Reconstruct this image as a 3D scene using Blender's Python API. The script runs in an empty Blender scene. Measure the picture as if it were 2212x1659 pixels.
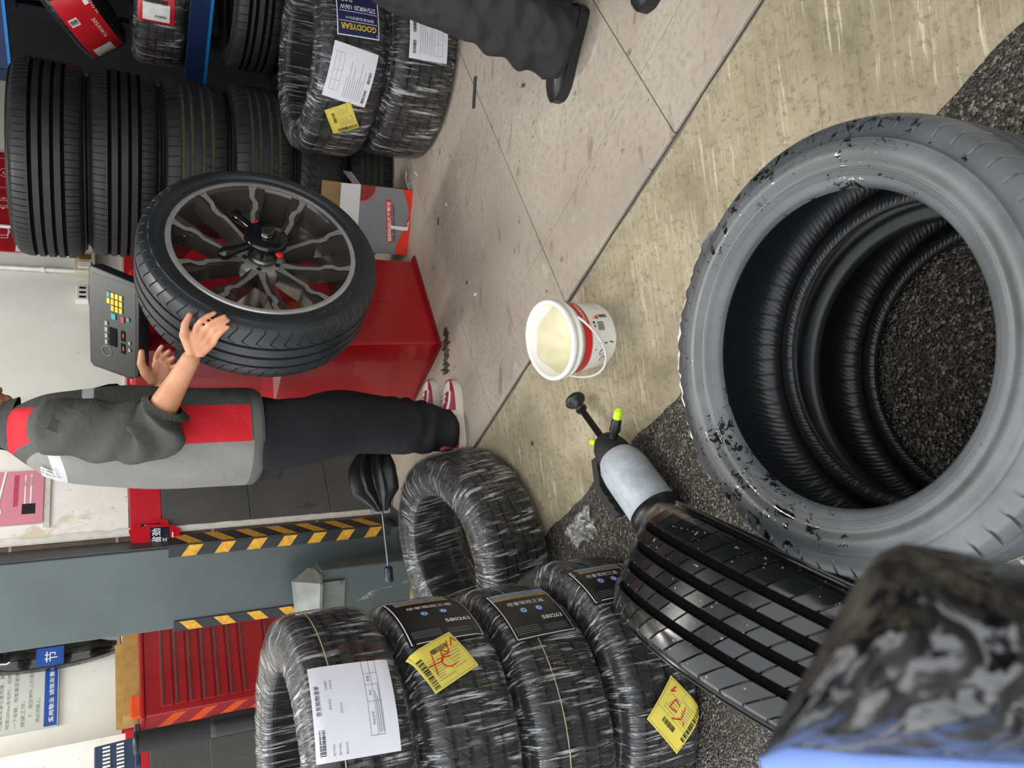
import bpy, bmesh, math, random
import numpy as np
from mathutils import Vector, Matrix

# ---------------------------------------------------------------- camera
H = 1.2; FPX = 1655.0
PITCH = math.radians(28.0); ROLL = math.radians(0.4)
cp, sp = math.cos(PITCH), math.sin(PITCH)
FW = np.array([0, cp, -sp]); _r = np.array([1., 0, 0]); _d = np.array([0, -sp, -cp])
RT = math.cos(ROLL)*_r + math.sin(ROLL)*_d
DN = -math.sin(ROLL)*_r + math.cos(ROLL)*_d
CAM = np.array([0, 0, H])
scene = bpy.context.scene
cd = bpy.data.cameras.new('camera'); cam = bpy.data.objects.new('camera', cd)
scene.collection.objects.link(cam)
cd.sensor_fit = 'HORIZONTAL'; cd.sensor_width = 36.0; cd.lens = FPX*36.0/2212.0
cd.clip_start = 0.02; cd.clip_end = 60
# the photograph was taken with the phone turned: world-up points to the left of the frame
cam.matrix_world = Matrix(((DN[0], RT[0], -FW[0], 0), (DN[1], RT[1], -FW[1], 0), (DN[2], RT[2], -FW[2], H), (0, 0, 0, 1)))
cd.dof.use_dof = True; cd.dof.focus_distance = 2.0; cd.dof.aperture_fstop = 8.0
scene.camera = cam

# ---------------------------------------------------------------- overcast sky, exposure
world = bpy.data.worlds.new('overcast_sky'); scene.world = world; world.use_nodes = True
bg = world.node_tree.nodes['Background']
bg.inputs['Color'].default_value = (0.96, 0.98, 1.0, 1); bg.inputs['Strength'].default_value = 1.0
vs = scene.view_settings
vs.view_transform = 'Standard'; vs.look = 'None'; vs.gamma = 1.0; vs.use_curve_mapping = False
vs.exposure = 1.36

# ---------------------------------------------------------------- pixel helpers (a pixel gives a direction; distance from what it touches)
def ray(x, y): return RT*(829.5-y) + DN*(x-1106.0) + FW*FPX
def gz(x, y, z=0.): v = ray(x, y); return CAM + v*((z-H)/v[2])
def gy(x, y, Y): v = ray(x, y); return CAM + v*(Y/v[1])
def gd(x, y, d): return CAM + ray(x, y)/FPX*d
# building grid: s along the shop front, t outwards (t = 0 is the edge of the tiles)
E0 = np.array([.237, 1.917, 0]); AX = np.array([.587, -.81, 0]); BX = np.array([-.81, -.587, 0]); ZX = np.array([0, 0, 1.])
def W(s, t, z=0): return E0 + s*AX + t*BX + np.array([0, 0, z])
YAW = math.atan2(AX[1], AX[0])             # local x = s direction; local -y = t (outwards)
def pl(x, y, p, n): v = ray(x, y); n = np.array(n, float); return CAM + v*((np.array(p)-CAM)@n/(v@n))

RNG = random.Random(7)
COL = scene.collection
# ---------------------------------------------------------------- object helpers
def tag(o, label=None, cat=None, group=None, kind=None):
    if label: o['label'] = label
    if cat: o['category'] = cat
    if group: o['group'] = group
    if kind: o['kind'] = kind
    return o
def empty(name, loc=(0,0,0), rz=0.0, label=None, cat=None, group=None, mw=None):
    o = bpy.data.objects.new(name, None); COL.objects.link(o)
    o.empty_display_size = 0.05
    if mw is not None: o.matrix_world = mw
    else:
        o.location = Vector(loc); o.rotation_euler = (0, 0, rz)
    return tag(o, label, cat, group)
def obj(name, me, parent=None):
    o = bpy.data.objects.new(name, me); COL.objects.link(o)
    if parent is not None: o.parent = parent
    return o
def frame(o, x, y, z):
    "4x4 from origin and three axes"
    m = Matrix.Identity(4)
    for i in range(3):
        m[i][0] = float(x[i]); m[i][1] = float(y[i]); m[i][2] = float(z[i]); m[i][3] = float(o[i])
    return m
def nrm(v): v = np.array(v, float); return v/np.linalg.norm(v)
def axis_frame(o, z, xhint=(1,0,0)):
    z = nrm(z); x = np.array(xhint, float); x = nrm(x - z*(x@z)); y = np.cross(z, x)
    return frame(o, x, y, z)
def copy_tree(o, parent=None):
    c = o.copy(); COL.objects.link(c)
    c.parent = parent
    for ch in list(o.children): copy_tree(ch, c)
    return c

class MB:
    "mesh builder: several shapes in one mesh object (one part)"
    def __init__(s): s.v = []; s.f = []; s.m = []; s.sm = []; s.uv = None
    def add(s, vs, fs, mi=0, smooth=True):
        b = len(s.v); s.v += [tuple(map(float, p)) for p in vs]
        for f in fs: s.f.append(tuple(i+b for i in f)); s.m.append(mi); s.sm.append(smooth)
        return s
    def box(s, c, d, mi=0, R=None, bev=0.0, seg=2):
        c = np.array(c, float); d = np.array(d, float)/2
        if bev > 0:
            bm = bmesh.new(); bmesh.ops.create_cube(bm, size=1.0)
            for v in bm.verts: v.co = Vector((v.co.x*2*d[0], v.co.y*2*d[1], v.co.z*2*d[2]))
            bmesh.ops.bevel(bm, geom=list(bm.edges), offset=bev, segments=seg, profile=0.5, affect='EDGES')
            bm.verts.index_update()
            vs = np.array([v.co[:] for v in bm.verts]); fs = [tuple(v.index for v in f.verts) for f in bm.faces]; bm.free()
        else:
            vs = np.array([[x, y, z] for x in (-1,1) for y in (-1,1) for z in (-1,1)])*d
            fs = [(0,1,3,2),(4,6,7,5),(0,4,5,1),(2,3,7,6),(0,2,6,4),(1,5,7,3)]
        if R is not None: vs = vs@np.array(R).T
        return s.add(vs+c, fs, mi, False)
    def rings(s, rs, mi=0, cap=True, smooth=True, close=True):
        n = len(rs[0]); vs = [p for r in rs for p in r]; fs = []
        for i in range(len(rs)-1):
            for j in range(n if close else n-1):
                k = (j+1) % n; fs.append((i*n+j, i*n+k, (i+1)*n+k, (i+1)*n+j))
        s.add(vs, fs, mi, smooth)
        if cap and close:
            s.add(rs[0], [tuple(range(n-1, -1, -1))], mi, False); s.add(rs[-1], [tuple(range(n))], mi, False)
        return s
    def cyl(s, p0, p1, r0, r1=None, n=20, mi=0, cap=True, smooth=True):
        return s.tube([p0, p1], [r0, r0 if r1 is None else r1], n, mi, cap, smooth)
    def tube(s, pts, r, n=10, mi=0, cap=True, smooth=True):
        pts = [np.array(p, float) for p in pts]; N = len(pts)
        rr = r if hasattr(r, '__len__') else [r]*N
        rs = []; u = None
        for i in range(N):
            d = nrm(pts[min(i+1, N-1)]-pts[max(i-1, 0)])
            if u is None:
                u = np.cross(d, (0,0,1.)) if abs(d[2]) < .9 else np.cross(d, (1.,0,0))
            u = nrm(u-d*(u@d)); w = np.cross(d, u)
            rs.append([pts[i]+rr[i]*(math.cos(a)*u+math.sin(a)*w) for a in np.linspace(0, 2*math.pi, n, endpoint=False)])
        return s.rings(rs, mi, cap, smooth)
    def lathe(s, prof, n=48, mi=0, M=None, smooth=True, cap=False, a0=0, a1=2*math.pi):
        "profile [(r, z)] turned about local z"
        full = abs(a1-a0-2*math.pi) < 1e-6
        an = np.linspace(a0, a1, n, endpoint=not full)
        rs = [[(r*math.cos(a), r*math.sin(a), z) for a in an] for r, z in prof]
        if M is not None: rs = [[tuple(M@Vector(p)) for p in r] for r in rs]
        return s.rings(rs, mi, cap, smooth, full)
    def prism(s, poly, z0, z1, mi=0, M=None, mi_top=None):
        n = len(poly); vs = [(x, y, z0) for x, y in poly]+[(x, y, z1) for x, y in poly]
        if M is not None: vs = [tuple(M@Vector(p)) for p in vs]
        s.add(vs, [tuple(range(n-1, -1, -1))], mi, False)
        s.add(vs, [tuple(range(n, 2*n))], mi if mi_top is None else mi_top, False)
        return s.add(vs, [(i, (i+1) % n, n+(i+1) % n, n+i) for i in range(n)], mi, False)
    def grid(s, P, mi=0, smooth=True, closeu=False, closev=False):
        "P[i][j] -> points"
        P = np.array(P, float); a, b = P.shape[:2]; fs = []
        for i in range(a if closeu else a-1):
            for j in range(b if closev else b-1):
                fs.append((i*b+j, ((i+1) % a)*b+j, ((i+1) % a)*b+(j+1) % b, i*b+(j+1) % b))
        return s.add(P.reshape(-1, 3), fs, mi, smooth)
    def mesh(s, name, mats):
        me = bpy.data.meshes.new(name); me.from_pydata(s.v, [], s.f)
        for m in (mats if isinstance(mats, (list, tuple)) else [mats]): me.materials.append(m)
        me.polygons.foreach_set('material_index', s.m); me.polygons.foreach_set('use_smooth', s.sm)
        me.update(); return me
    def build(s, name, mats, parent=None):
        return obj(name, s.mesh(name, mats), parent)

def rotz(a): c, q = math.cos(a), math.sin(a); return np.array([[c,-q,0],[q,c,0],[0,0,1]])
def rotx(a): c, q = math.cos(a), math.sin(a); return np.array([[1,0,0],[0,c,-q],[0,q,c]])
def roty(a): c, q = math.cos(a), math.sin(a); return np.array([[c,0,q],[0,1,0],[-q,0,c]])

# ---------------------------------------------------------------- materials
def lin(h):
    if not isinstance(h, str): return tuple(h)+(1,) if len(h) == 3 else tuple(h)
    h = h.lstrip('#'); c = [int(h[i:i+2], 16)/255 for i in (0,2,4)]
    return tuple(x/12.92 if x <= .04045 else ((x+.055)/1.055)**2.4 for x in c)+(1,)
class NT:
    def __init__(s, name):
        s.m = bpy.data.materials.new(name); s.m.use_nodes = True; s.t = s.m.node_tree
        s.b = s.t.nodes['Principled BSDF']; s.out = s.t.nodes['Material Output']
    def n(s, kind, **kw):
        nd = s.t.nodes.new(kind)
        for k, v in kw.items():
            if k.startswith('i_'):
                key = k[2:].replace('_', ' '); nd.inputs[key].default_value = v
            else: setattr(nd, k, v)
        return nd
    def l(s, a, b): s.t.links.new(a, b)
    def coord(s, which='Object', scale=(1,1,1), rot=(0,0,0), loc=(0,0,0)):
        tc = s.n('ShaderNodeTexCoord'); mp = s.n('ShaderNodeMapping')
        mp.inputs['Scale'].default_value = scale; mp.inputs['Rotation'].default_value = rot; mp.inputs['Location'].default_value = loc
        s.l(tc.outputs[which], mp.inputs['Vector']); return mp.outputs['Vector']
    def noise(s, vec, scale=5, detail=4, rough=.55, dist=0):
        nd = s.n('ShaderNodeTexNoise'); nd.inputs['Scale'].default_value = scale; nd.inputs['Detail'].default_value = detail
        nd.inputs['Roughness'].default_value = rough; nd.inputs['Distortion'].default_value = dist
        s.l(vec, nd.inputs['Vector']); return nd.outputs['Fac']
    def ramp(s, fac, stops):
        nd = s.n('ShaderNodeValToRGB'); e = nd.color_ramp.elements
        while len(e) > 1: e.remove(e[0])
        e[0].position = stops[0][0]; e[0].color = lin(stops[0][1])
        for p, c in stops[1:]:
            q = e.new(p); q.color = lin(c)
        s.l(fac, nd.inputs['Fac']); return nd.outputs['Color']
    def mix(s, fac, a, b):
        nd = s.n('ShaderNodeMix', data_type='RGBA')
        if isinstance(fac, (int, float)): nd.inputs[0].default_value = fac
        else: s.l(fac, nd.inputs[0])
        for v, k in ((a, 6), (b, 7)):
            if hasattr(v, 'is_linked') or hasattr(v, 'links'): s.l(v, nd.inputs[k])
            else: nd.inputs[k].default_value = lin(v)
        return nd.outputs[2]
    def math(s, op, a, b=0.0, c=None, clamp=False):
        nd = s.n('ShaderNodeMath', operation=op, use_clamp=clamp)
        for i, v in enumerate((a, b) if c is None else (a, b, c)):
            if isinstance(v, (int, float)): nd.inputs[i].default_value = v
            else: s.l(v, nd.inputs[i])
        return nd.outputs[0]
    def step(s, v, lo, hi):
        nd = s.n('ShaderNodeMapRange', interpolation_type='SMOOTHSTEP')
        nd.inputs[1].default_value = lo; nd.inputs[2].default_value = hi; nd.inputs[3].default_value = 0; nd.inputs[4].default_value = 1
        s.l(v, nd.inputs[0]); return nd.outputs[0]
    def bump(s, h, strength=.3, dist=.01):
        nd = s.n('ShaderNodeBump'); nd.inputs['Strength'].default_value = strength; nd.inputs['Distance'].default_value = dist
        s.l(h, nd.inputs['Height']); s.l(nd.outputs[0], s.b.inputs['Normal']); return nd
    def set(s, base=None, rough=None, metal=None, spec=None, coat=None, alpha=None, trans=None):
        for k, v in (('Base Color', base), ('Roughness', rough), ('Metallic', metal), ('Specular IOR Level', spec), ('Coat Weight', coat), ('Alpha', alpha), ('Transmission Weight', trans)):
            if v is None: continue
            if hasattr(v, 'is_linked') or hasattr(v, 'links'): s.l(v, s.b.inputs[k])
            elif k == 'Base Color': s.b.inputs[k].default_value = lin(v)
            else: s.b.inputs[k].default_value = v
        return s
_M = {}
def mat(name, color, rough=.5, metal=0., var=.12, scale=30, bump=0., spec=None, coat=None, coord='Object', bscale=None):
    "plain procedural material: colour with a little noise, optional relief"
    if name in _M: return _M[name]
    t = NT(name); v = t.coord(coord)
    f = t.noise(v, scale)
    c = lin(color); a = tuple(min(1, x*(1-var)) for x in c[:3]); b = tuple(min(1, x*(1+var)) for x in c[:3])
    t.set(t.ramp(f, [(.3, a), (.7, b)]), rough, metal, spec, coat)
    if bump: t.bump(t.noise(v, bscale or scale*3), bump, .003)
    _M[name] = t.m; return t.m
# ================================================================ setting
def worldvec(t, scale=(1,1,1), rot=0.0):
    g = t.n('ShaderNodeNewGeometry'); mp = t.n('ShaderNodeMapping')
    mp.inputs['Rotation'].default_value = (0, 0, rot); mp.inputs['Scale'].default_value = scale
    t.l(g.outputs['Position'], mp.inputs['Vector']); return mp.outputs['Vector']
MB0 = frame(E0, AX, -BX, ZX)                # building frame: x = s, y = -t (inwards)

# --- materials
def m_floor_tile():
    t = NT('worn_floor_tile'); v = worldvec(t); vs_ = worldvec(t, (1,1,1), -YAW)
    big = t.noise(v, 1.6, 5, .6); fine = t.noise(v, 55, 3, .6)
    base = t.ramp(big, [(.30, '#93897c'), (.5, '#a99e90'), (.72, '#b8aea1')])
    base = t.mix(t.step(fine, .42, .75), base, '#9c9183')
    streak = t.noise(t.coord('Object', (1,1,1)), 9, 3, .6, 1.2)
    sc = t.n('ShaderNodeMapping'); sc.inputs['Scale'].default_value = (4.5, 16, 1); sc.inputs['Rotation'].default_value = (0, 0, .5); t.l(v, sc.inputs['Vector'])
    smear = t.noise(sc.outputs[0], 1.6, 4, .55, .6)
    base = t.mix(t.math('MULTIPLY', t.step(smear, .60, .72), .5), base, '#6d5a47')
    sp_ = t.noise(v, 24, 2, .5, .4)
    base = t.mix(t.math('MULTIPLY', t.step(sp_, .68, .74), .55), base, '#5c4836')
    base = t.mix(t.math('MULTIPLY', t.step(t.noise(v, 7, 3, .6), .63, .72), .35), base, '#cbc4b8')
    t.set(base, t.ramp(big, [(.3, (.42,)*3), (.7, (.62,)*3)]), spec=.35)
    t.bump(t.noise(v, 90, 3), .12, .002); return t.m
def m_concrete():
    t = NT('ramp_concrete'); v = worldvec(t)
    al = worldvec(t, (1.0, 34, 4), -YAW)
    a = t.noise(v, 3.5, 6, .65); st = t.noise(al, 3, 5, .7, .3); f = t.noise(v, 70, 4, .7)
    base = t.ramp(a, [(.28, '#7f7660'), (.5, '#a0957c'), (.72, '#b9ae94')])
    pt_ = t.step(t.noise(v, 5.5, 3, .6), .42, .60)
    base = t.mix(t.math('MULTIPLY', t.math('MULTIPLY', t.step(st, .54, .66), pt_), .75), base, '#d3c9ae')
    base = t.mix(t.math('MULTIPLY', t.step(st, .44, .34), .35), base, '#6b614d')
    base = t.mix(t.math('MULTIPLY', t.step(t.noise(v, 1.7, 4, .6), .50, .64), .45), base, '#6f6754')
    base = t.mix(t.math('MULTIPLY', t.step(f, .50, .68), .6), base, '#6c624e')
    t.set(base, .78, spec=.3)
    h = t.math('ADD', t.math('MULTIPLY', st, 1.2), t.math('MULTIPLY', f, .5))
    t.bump(h, .55, .006); return t.m
def m_asphalt():
    t = NT('wet_asphalt'); v = worldvec(t)
    vo = t.n('ShaderNodeTexVoronoi'); vo.inputs['Scale'].default_value = 210; t.l(v, vo.inputs['Vector'])
    big = t.noise(v, 4, 4, .6); cell = t.n('ShaderNodeSeparateColor'); t.l(vo.outputs['Color'], cell.inputs[0])
    base = t.ramp(cell.outputs[0], [(.0, '#1d1a18'), (.55, '#37322d'), (.85, '#5a544c'), (1., '#8c877c')])
    base = t.mix(t.math('MULTIPLY', t.step(big, .5, .7), .35), base, '#39332b')
    t.set(base, t.ramp(big, [(.35, (.28,)*3), (.65, (.55,)*3)]), spec=.5)
    t.bump(t.math('SUBTRACT', 1.0, vo.outputs['Distance']), 1.0, .004); return t.m
def m_plaster():
    t = NT('stained_white_plaster'); v = worldvec(t)
    a = t.noise(v, 3.2, 5, .6, .3); b_ = t.noise(v, 11, 5, .65)
    base = t.ramp(b_, [(.3, '#e4e2da'), (.7, '#f2f0ea')])
    base = t.mix(t.math('MULTIPLY', t.step(a, .52, .57), .65), base, '#cdb892')
    base = t.mix(t.math('MULTIPLY', t.step(t.noise(v, 26, 4, .7), .62, .70), .5), base, '#9b958a')
    t.set(base, .7); t.bump(b_, .25, .004); return t.m
def m_cleanwall():
    t = NT('white_painted_wall'); v = worldvec(t)
    base = t.ramp(t.noise(v, 2.5, 4, .6), [(.3, '#d8d8d0'), (.7, '#e6e6de')])
    base = t.mix(t.math('MULTIPLY', t.step(t.noise(v, 17, 4, .7), .66, .72), .4), base, '#7d7a74')
    t.set(base, .55); t.bump(t.noise(v, 60), .05, .002); return t.m
def m_walltile(name, c0, c1, smear):
    t = NT(name); v = worldvec(t)
    base = t.ramp(t.noise(v, 4, 4, .6), [(.3, c0), (.7, c1)])
    mp = t.n('ShaderNodeMapping'); mp.inputs['Scale'].default_value = (22, 22, 6); t.l(v, mp.inputs['Vector'])
    base = t.mix(t.math('MULTIPLY', t.step(t.noise(mp.outputs[0], 1.5, 4, .6, .8), .62, .70), .55), base, smear)
    t.set(base, .32, spec=.45); return t.m
FLOOR_T = m_floor_tile(); CONC = m_concrete(); ASPH = m_asphalt(); PLAST = m_plaster(); WALLW = m_cleanwall()
TILE_D = m_walltile('charcoal_wall_tile', '#4e5150', '#5b5e5d', '#343433')
TILE_R = m_walltile('red_wall_tile', '#b8242d', '#c8303a', '#7a1c20')
GROUT = mat('pale_grout', '#b9b6ae', .85, var=.15, scale=60)
JOINT = mat('dark_joint', '#4a443c', .9, var=.2)
DARKW = mat('shade_dark_wall', '#161719', .8, var=.2, scale=4)  # shade of the unlit shop interior put into the wall colour
CEIL = mat('ceiling_paint', '#8e8e8a', .85, scale=3)

# --- ground outside
g = MB(); n = 40
xs = np.linspace(-6, 6, n); ys = np.linspace(-5, 4.5, n)
g.box((0, 0, -.2), (14, 14, .2))
gnd = g.build('ground', ASPH); tag(gnd, kind='structure')
# --- tiled floor
fl = MB(); S0, S1, T0 = -7.0, 4.6, 4.2
fl.box(((S0+S1)/2, T0/2+.002, -.06), (S1-S0, T0-.004, .104), 0)
floor = fl.build('floor', JOINT); floor.matrix_world = MB0; tag(floor, kind='structure')
TS = .606
def tile_mesh(nm, sx, sy, th=.010):
    b = MB(); b.box((sx/2, sy/2, -th/2+.002), (sx-.0026, sy-.0026, th), 0, bev=.0012, seg=1); return b.mesh(nm, FLOOR_T)
full = tile_mesh('floor_tile', TS, TS); cut = tile_mesh('floor_tile_cut', TS, .227)
for k in range(-7, 6):
    for j in range(-1, 6):
        x = .002+k*TS; y = .227+j*TS
        o = obj('tile', full if j >= 0 else cut, floor)
        o.location = (x, y if j >= 0 else 0.0, 0)
# --- sloping concrete apron with a crumbling outer edge
rs = np.random.RandomState(3)
ns, nt_ = 260, 26
ss = np.linspace(-5.0, 4.5, ns)
def smooth_noise(n, k, seed):
    r = np.random.RandomState(seed); a = r.rand(max(3, n//k)+3); return np.interp(np.linspace(0, len(a)-1, n), np.arange(len(a)), a)-.5
edge = .445 + .045*smooth_noise(ns, 14, 1) + .035*smooth_noise(ns, 4, 2) + .014*(rs.rand(ns)-.5)
inner = .004 + .014*np.abs(smooth_noise(ns, 5, 9)) + .008*np.abs(smooth_noise(ns, 2, 10))
P = np.zeros((ns, nt_+1, 3))
for i in range(ns):
    tt = np.concatenate([np.linspace(inner[i], edge[i], nt_), [edge[i]+.012]])
    f = np.clip(tt/.44, 0, 1.2)
    z = -.004 - .088*f + .004*(rs.rand(nt_+1)-.5)*(f > .1) - .016*np.clip((tt-edge[i]+.05)/.05, 0, 1)**2
    z[-1] = -.13
    for j in range(nt_+1): P[i, j] = W(ss[i], tt[j], z[j])
ap = MB(); ap.grid(P[:, ::-1])
apron = ap.build('trim_1', CONC); tag(apron, kind='structure')
# mortar skirt between tile edge and apron
mk = MB(); mk.grid([[W(s, -.004, -.012), W(s, .03, -.014)] for s in ss]); mo = mk.build('trim_2', mat('edge_mortar', '#6f6a60', .9, bump=.4)); tag(mo, kind='structure')

# --- walls.  Side wall (normal +s) behind the worker, the pillar at its street end
SW = -1.744; TP = -.235
def wall(name, boxes, m):
    b = MB()
    for c, d in boxes: b.box(c, d)
    o = b.build(name, m); o.matrix_world = MB0; return tag(o, kind='structure')
ws = wall('wall_side', [((SW-.14, (-TP+3.3)/2+.0, 1.6), (.26, 3.3+TP, 3.2))], WALLW)
# plaster coat on the pillar portion, slightly proud, ragged lower rim
b = MB(); zs = np.linspace(1.125, 3.2, 30)
b.box((SW-.006, -TP+.33, (1.118+3.2)/2), (.022, .66, 3.2-1.118)); pls = b.build('plaster_coat', PLAST, ws)
b = MB(); b.box((SW-.006, 1.95, .56), (.012, 3.2, 1.12)); bb = b.build('tile_bed', GROUT, ws)
def wtile(nm, sy, sz, m, th=.012):
    b = MB(); b.box((0, sy/2, sz/2), (th, sy-.003, sz-.003), 0, bev=.0015, seg=1); return b.mesh(nm, m)
rows = [(.993, 1.113, TILE_R), (.642, .993, TILE_D), (.291, .642, TILE_D), (-.06, .291, TILE_D)]
for z0, z1, m in rows:
    me = wtile('wall_tile', .7, z1-z0, m)
    for k in range(4):
        o = obj('tile', me, ws); o.location = (SW+.006, -TP+.012+k*.7, z0)
# white chipped arris and brown corner bead at the pillar end
b = MB(); pts = []
for z in np.linspace(0, 3.2, 120): pts.append(z)
r2 = np.random.RandomState(5)
b.grid([[W(SW+.008, TP-.014-.012*r2.rand(), z), W(SW+.016, TP+.004, z), W(SW+.004, TP+.012, z)] for z in pts])
arris = b.build('corner_plaster', mat('chipped_white_plaster', '#d8d5cc', .8, bump=.5, scale=40), None); tag(arris, kind='structure'); arris.name = 'trim_3'
WOODT = mat('brown_tile_edge', '#5a4a42', .55, var=.25, scale=20)
b = MB(); b.box((SW-.05, -TP-.02, 1.6), (.10, .03, 3.2), bev=.004)
bead = b.build('trim_4', WOODT); bead.matrix_world = MB0; tag(bead, kind='structure')
b = MB()
for z in (.36, .80, 1.16, 1.52): b.box((SW-.05, -TP-.021, z), (.103, .033, .010))
b.build('joint', mat('pale_grout2', '#8e8a84', .8), bead)
# conduits on the white wall
for (yy, rr) in ((1.93, .011), (1.66, .011)):
    b = MB(); b.cyl((SW+.012, yy, 1.33 if yy > 1.9 else 1.15), (SW+.012, yy, 3.1), rr, n=12); 
    for z in (1.45, 1.9, 2.4): b.cyl((SW+.012, yy, z), (SW+.012, yy, z+.014), rr+.004, n=12)
    o = b.build('trim_5', mat('white_pvc', '#cfcfca', .4)); o.matrix_world = MB0; tag(o, kind='structure')

wb = wall('wall_back', [((1.2, 3.36, 1.6), (6.2, .12, 3.2))], DARKW)
wr = wall('wall_right', [((4.3, 1.5, 1.6), (.12, 3.6, 3.2))], DARKW)
# left bay
LW = -3.6
wl = wall('wall_left', [((LW-.07, .7, 1.6), (.14, 4.9, 3.2))], WALLW)
b = MB(); b.box((LW+.003, .7, .55), (.012, 4.9, 1.14)); b.build('tile_bed', GROUT, wl)
for z0, z1, m in [(1.03, 1.13, TILE_R), (.72, 1.03, TILE_D), (.41, .72, TILE_D), (.10, .41, TILE_D), (-.1, .10, TILE_D)]:
    me = wtile('wall_tile_small', .45, z1-z0, m)
    for k in range(9):
        o = obj('tile', me, wl); o.location = (LW+.012, -1.55+k*.45, z0)
# projecting pilaster in the left bay
b = MB(); b.box((LW+.08, -.66, 2.16), (.16, 1.1, 2.1)); pil = b.build('wall_pilaster', PLAST); pil.matrix_world = MB0; tag(pil, kind='structure'); pil.name = 'wall_left_pilaster'
b = MB(); b.box((LW+.08, -.66, .52), (.16, 1.1, 1.1)); b.build('tile_bed', GROUT, pil)
for z0, z1, m in [(1.00, 1.115, TILE_R), (.70, 1.00, TILE_D), (.40, .70, TILE_D), (.10, .40, TILE_D), (-.1, .10, TILE_D)]:
    me = wtile('wall_tile_pilaster', .55, z1-z0, m)
    for k in range(2):
        o = obj('tile', me, pil); o.location = (LW+.166, -1.20+k*.55, z0)
wc = wall('wall_left_back', [((-3.0, 3.36, 1.6), (2.5, .12, 3.2))], WALLW)
# roof over the bays
ce = wall('ceiling', [((-1.0, 1.6, 3.3), (11.5, 3.7, .2))], CEIL)

# unseen strip lamps added under the ceiling to brighten the bays
def fill_lamp(s, t, watts, lab):
    e = empty('fill_lamp', mw=frame(W(s, t, 3.2), AX, -BX, ZX), label=lab, cat='lamp')
    b = MB(); b.box((0, 0, -.03), (1.25, .16, .05), bev=.008); b.build('fill_lamp_housing', mat('fill_lamp_white', '#d8d8d4', .4), e)
    em = NT('fill_lamp_glow'); em.b.inputs['Emission Color'].default_value = (1, .97, .92, 1); em.b.inputs['Emission Strength'].default_value = 4.0; em.set('#e8e8e4', .5)
    b = MB(); b.box((0, 0, -.062), (1.2, .12, .012)); b.build('diffuser', em.m, e)
    l = bpy.data.lights.new('fill_lamp_light', 'AREA'); l.shape = 'RECTANGLE'; l.size = 1.2; l.size_y = .12; l.energy = watts; l.color = (1, .96, .90)
    o = bpy.data.objects.new('fill_lamp_light', l); COL.objects.link(o); o.parent = e; o.location = (0, 0, -.075)
fill_lamp(-.7, -.55, 15, 'added fill strip lamp, out of view on the ceiling above the balancer')
fill_lamp(-2.75, .05, 14, 'added fill strip lamp, out of view on the ceiling above the tool chest')
# ================================================================ tyres
def m_rubber(name, c0, c1, rough=(.45,.65), wet=None, specks=None, bump=.15, dust=None):
    t = NT(name); v = t.coord('Object')
    a = t.noise(v, 6, 5, .6); f = t.noise(v, 120, 3, .6)
    base = t.ramp(a, [(.3, c0), (.7, c1)])
    ro = t.ramp(a, [(.3, (rough[0],)*3), (.7, (rough[1],)*3)])
    if dust: base = t.mix(t.math('MULTIPLY', t.step(t.noise(v, 14, 5, .7), .45, .7), dust[1]), base, dust[0])
    if wet:
        cl = t.math('MULTIPLY', t.math('SUBTRACT', t.noise(v, 3.2, 2, .5), .5), .55)
        w = t.step(t.math('ADD', t.noise(v, 30, 6, .74, .5), cl), wet, wet+.03)
        w2 = t.math('MAXIMUM', w, t.step(t.math('ADD', t.noise(v, 80, 4, .7), cl), wet+.08, wet+.11))
        base = t.mix(t.step(t.noise(v, 2.2, 3, .6), .40, .62), base, c0)
        base = t.mix(w2, base, '#131415'); ro = t.mix(w2, ro, (.08,)*3)
    if specks:
        base = t.mix(t.step(t.noise(v, 160, 1, .5), specks, specks+.02), base, '#9a927e')
    t.set(base, ro, spec=.5)
    t.bump(f, bump, .0015); return t.m
RUB_OLD = m_rubber('worn_black_rubber', '#121416', '#1a1d1f', (.5,.7), dust=('#262829', .35))
RUB_OLD2 = m_rubber('dusty_black_rubber', '#141618', '#1d2022', (.5,.7), dust=('#2e2d2a', .3))
RUB_GREY = m_rubber('grey_wet_rubber', '#484b4d', '#6e7173', (.30,.5), wet=.60, bump=.2)
RUB_WET = m_rubber('glossy_wet_rubber', '#0f1011', '#17191a', (.08,.30), specks=.735, bump=.06)
RUB_NEW = m_rubber('new_black_rubber', '#141617', '#1b1d1f', (.35,.5), bump=.1)
RUB_WHEEL = m_rubber('clean_black_rubber', '#202326', '#2b2f32', (.38,.55), bump=.1)
GROOVE = mat('groove_black', '#08090a', .9, spec=.05); GROOVE_D = mat('groove_dust', '#4f483c', .9, var=.3, scale=60)
def m_liner():
    t = NT('ribbed_inner_liner'); tc = t.n('ShaderNodeTexCoord'); mp = t.n('ShaderNodeMapping')
    mp.inputs['Scale'].default_value = (1, 1, 1); t.l(tc.outputs['UV'], mp.inputs['Vector'])
    wv = t.n('ShaderNodeTexWave'); wv.inputs['Scale'].default_value = 130; wv.inputs['Distortion'].default_value = .3
    mp.inputs['Rotation'].default_value = (0, 0, .12); t.l(mp.outputs[0], wv.inputs['Vector'])
    t.set('#1b1d1f', .38, spec=.5); t.bump(wv.outputs['Fac'], .35, .0012); return t.m
LINER = m_liner()

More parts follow.
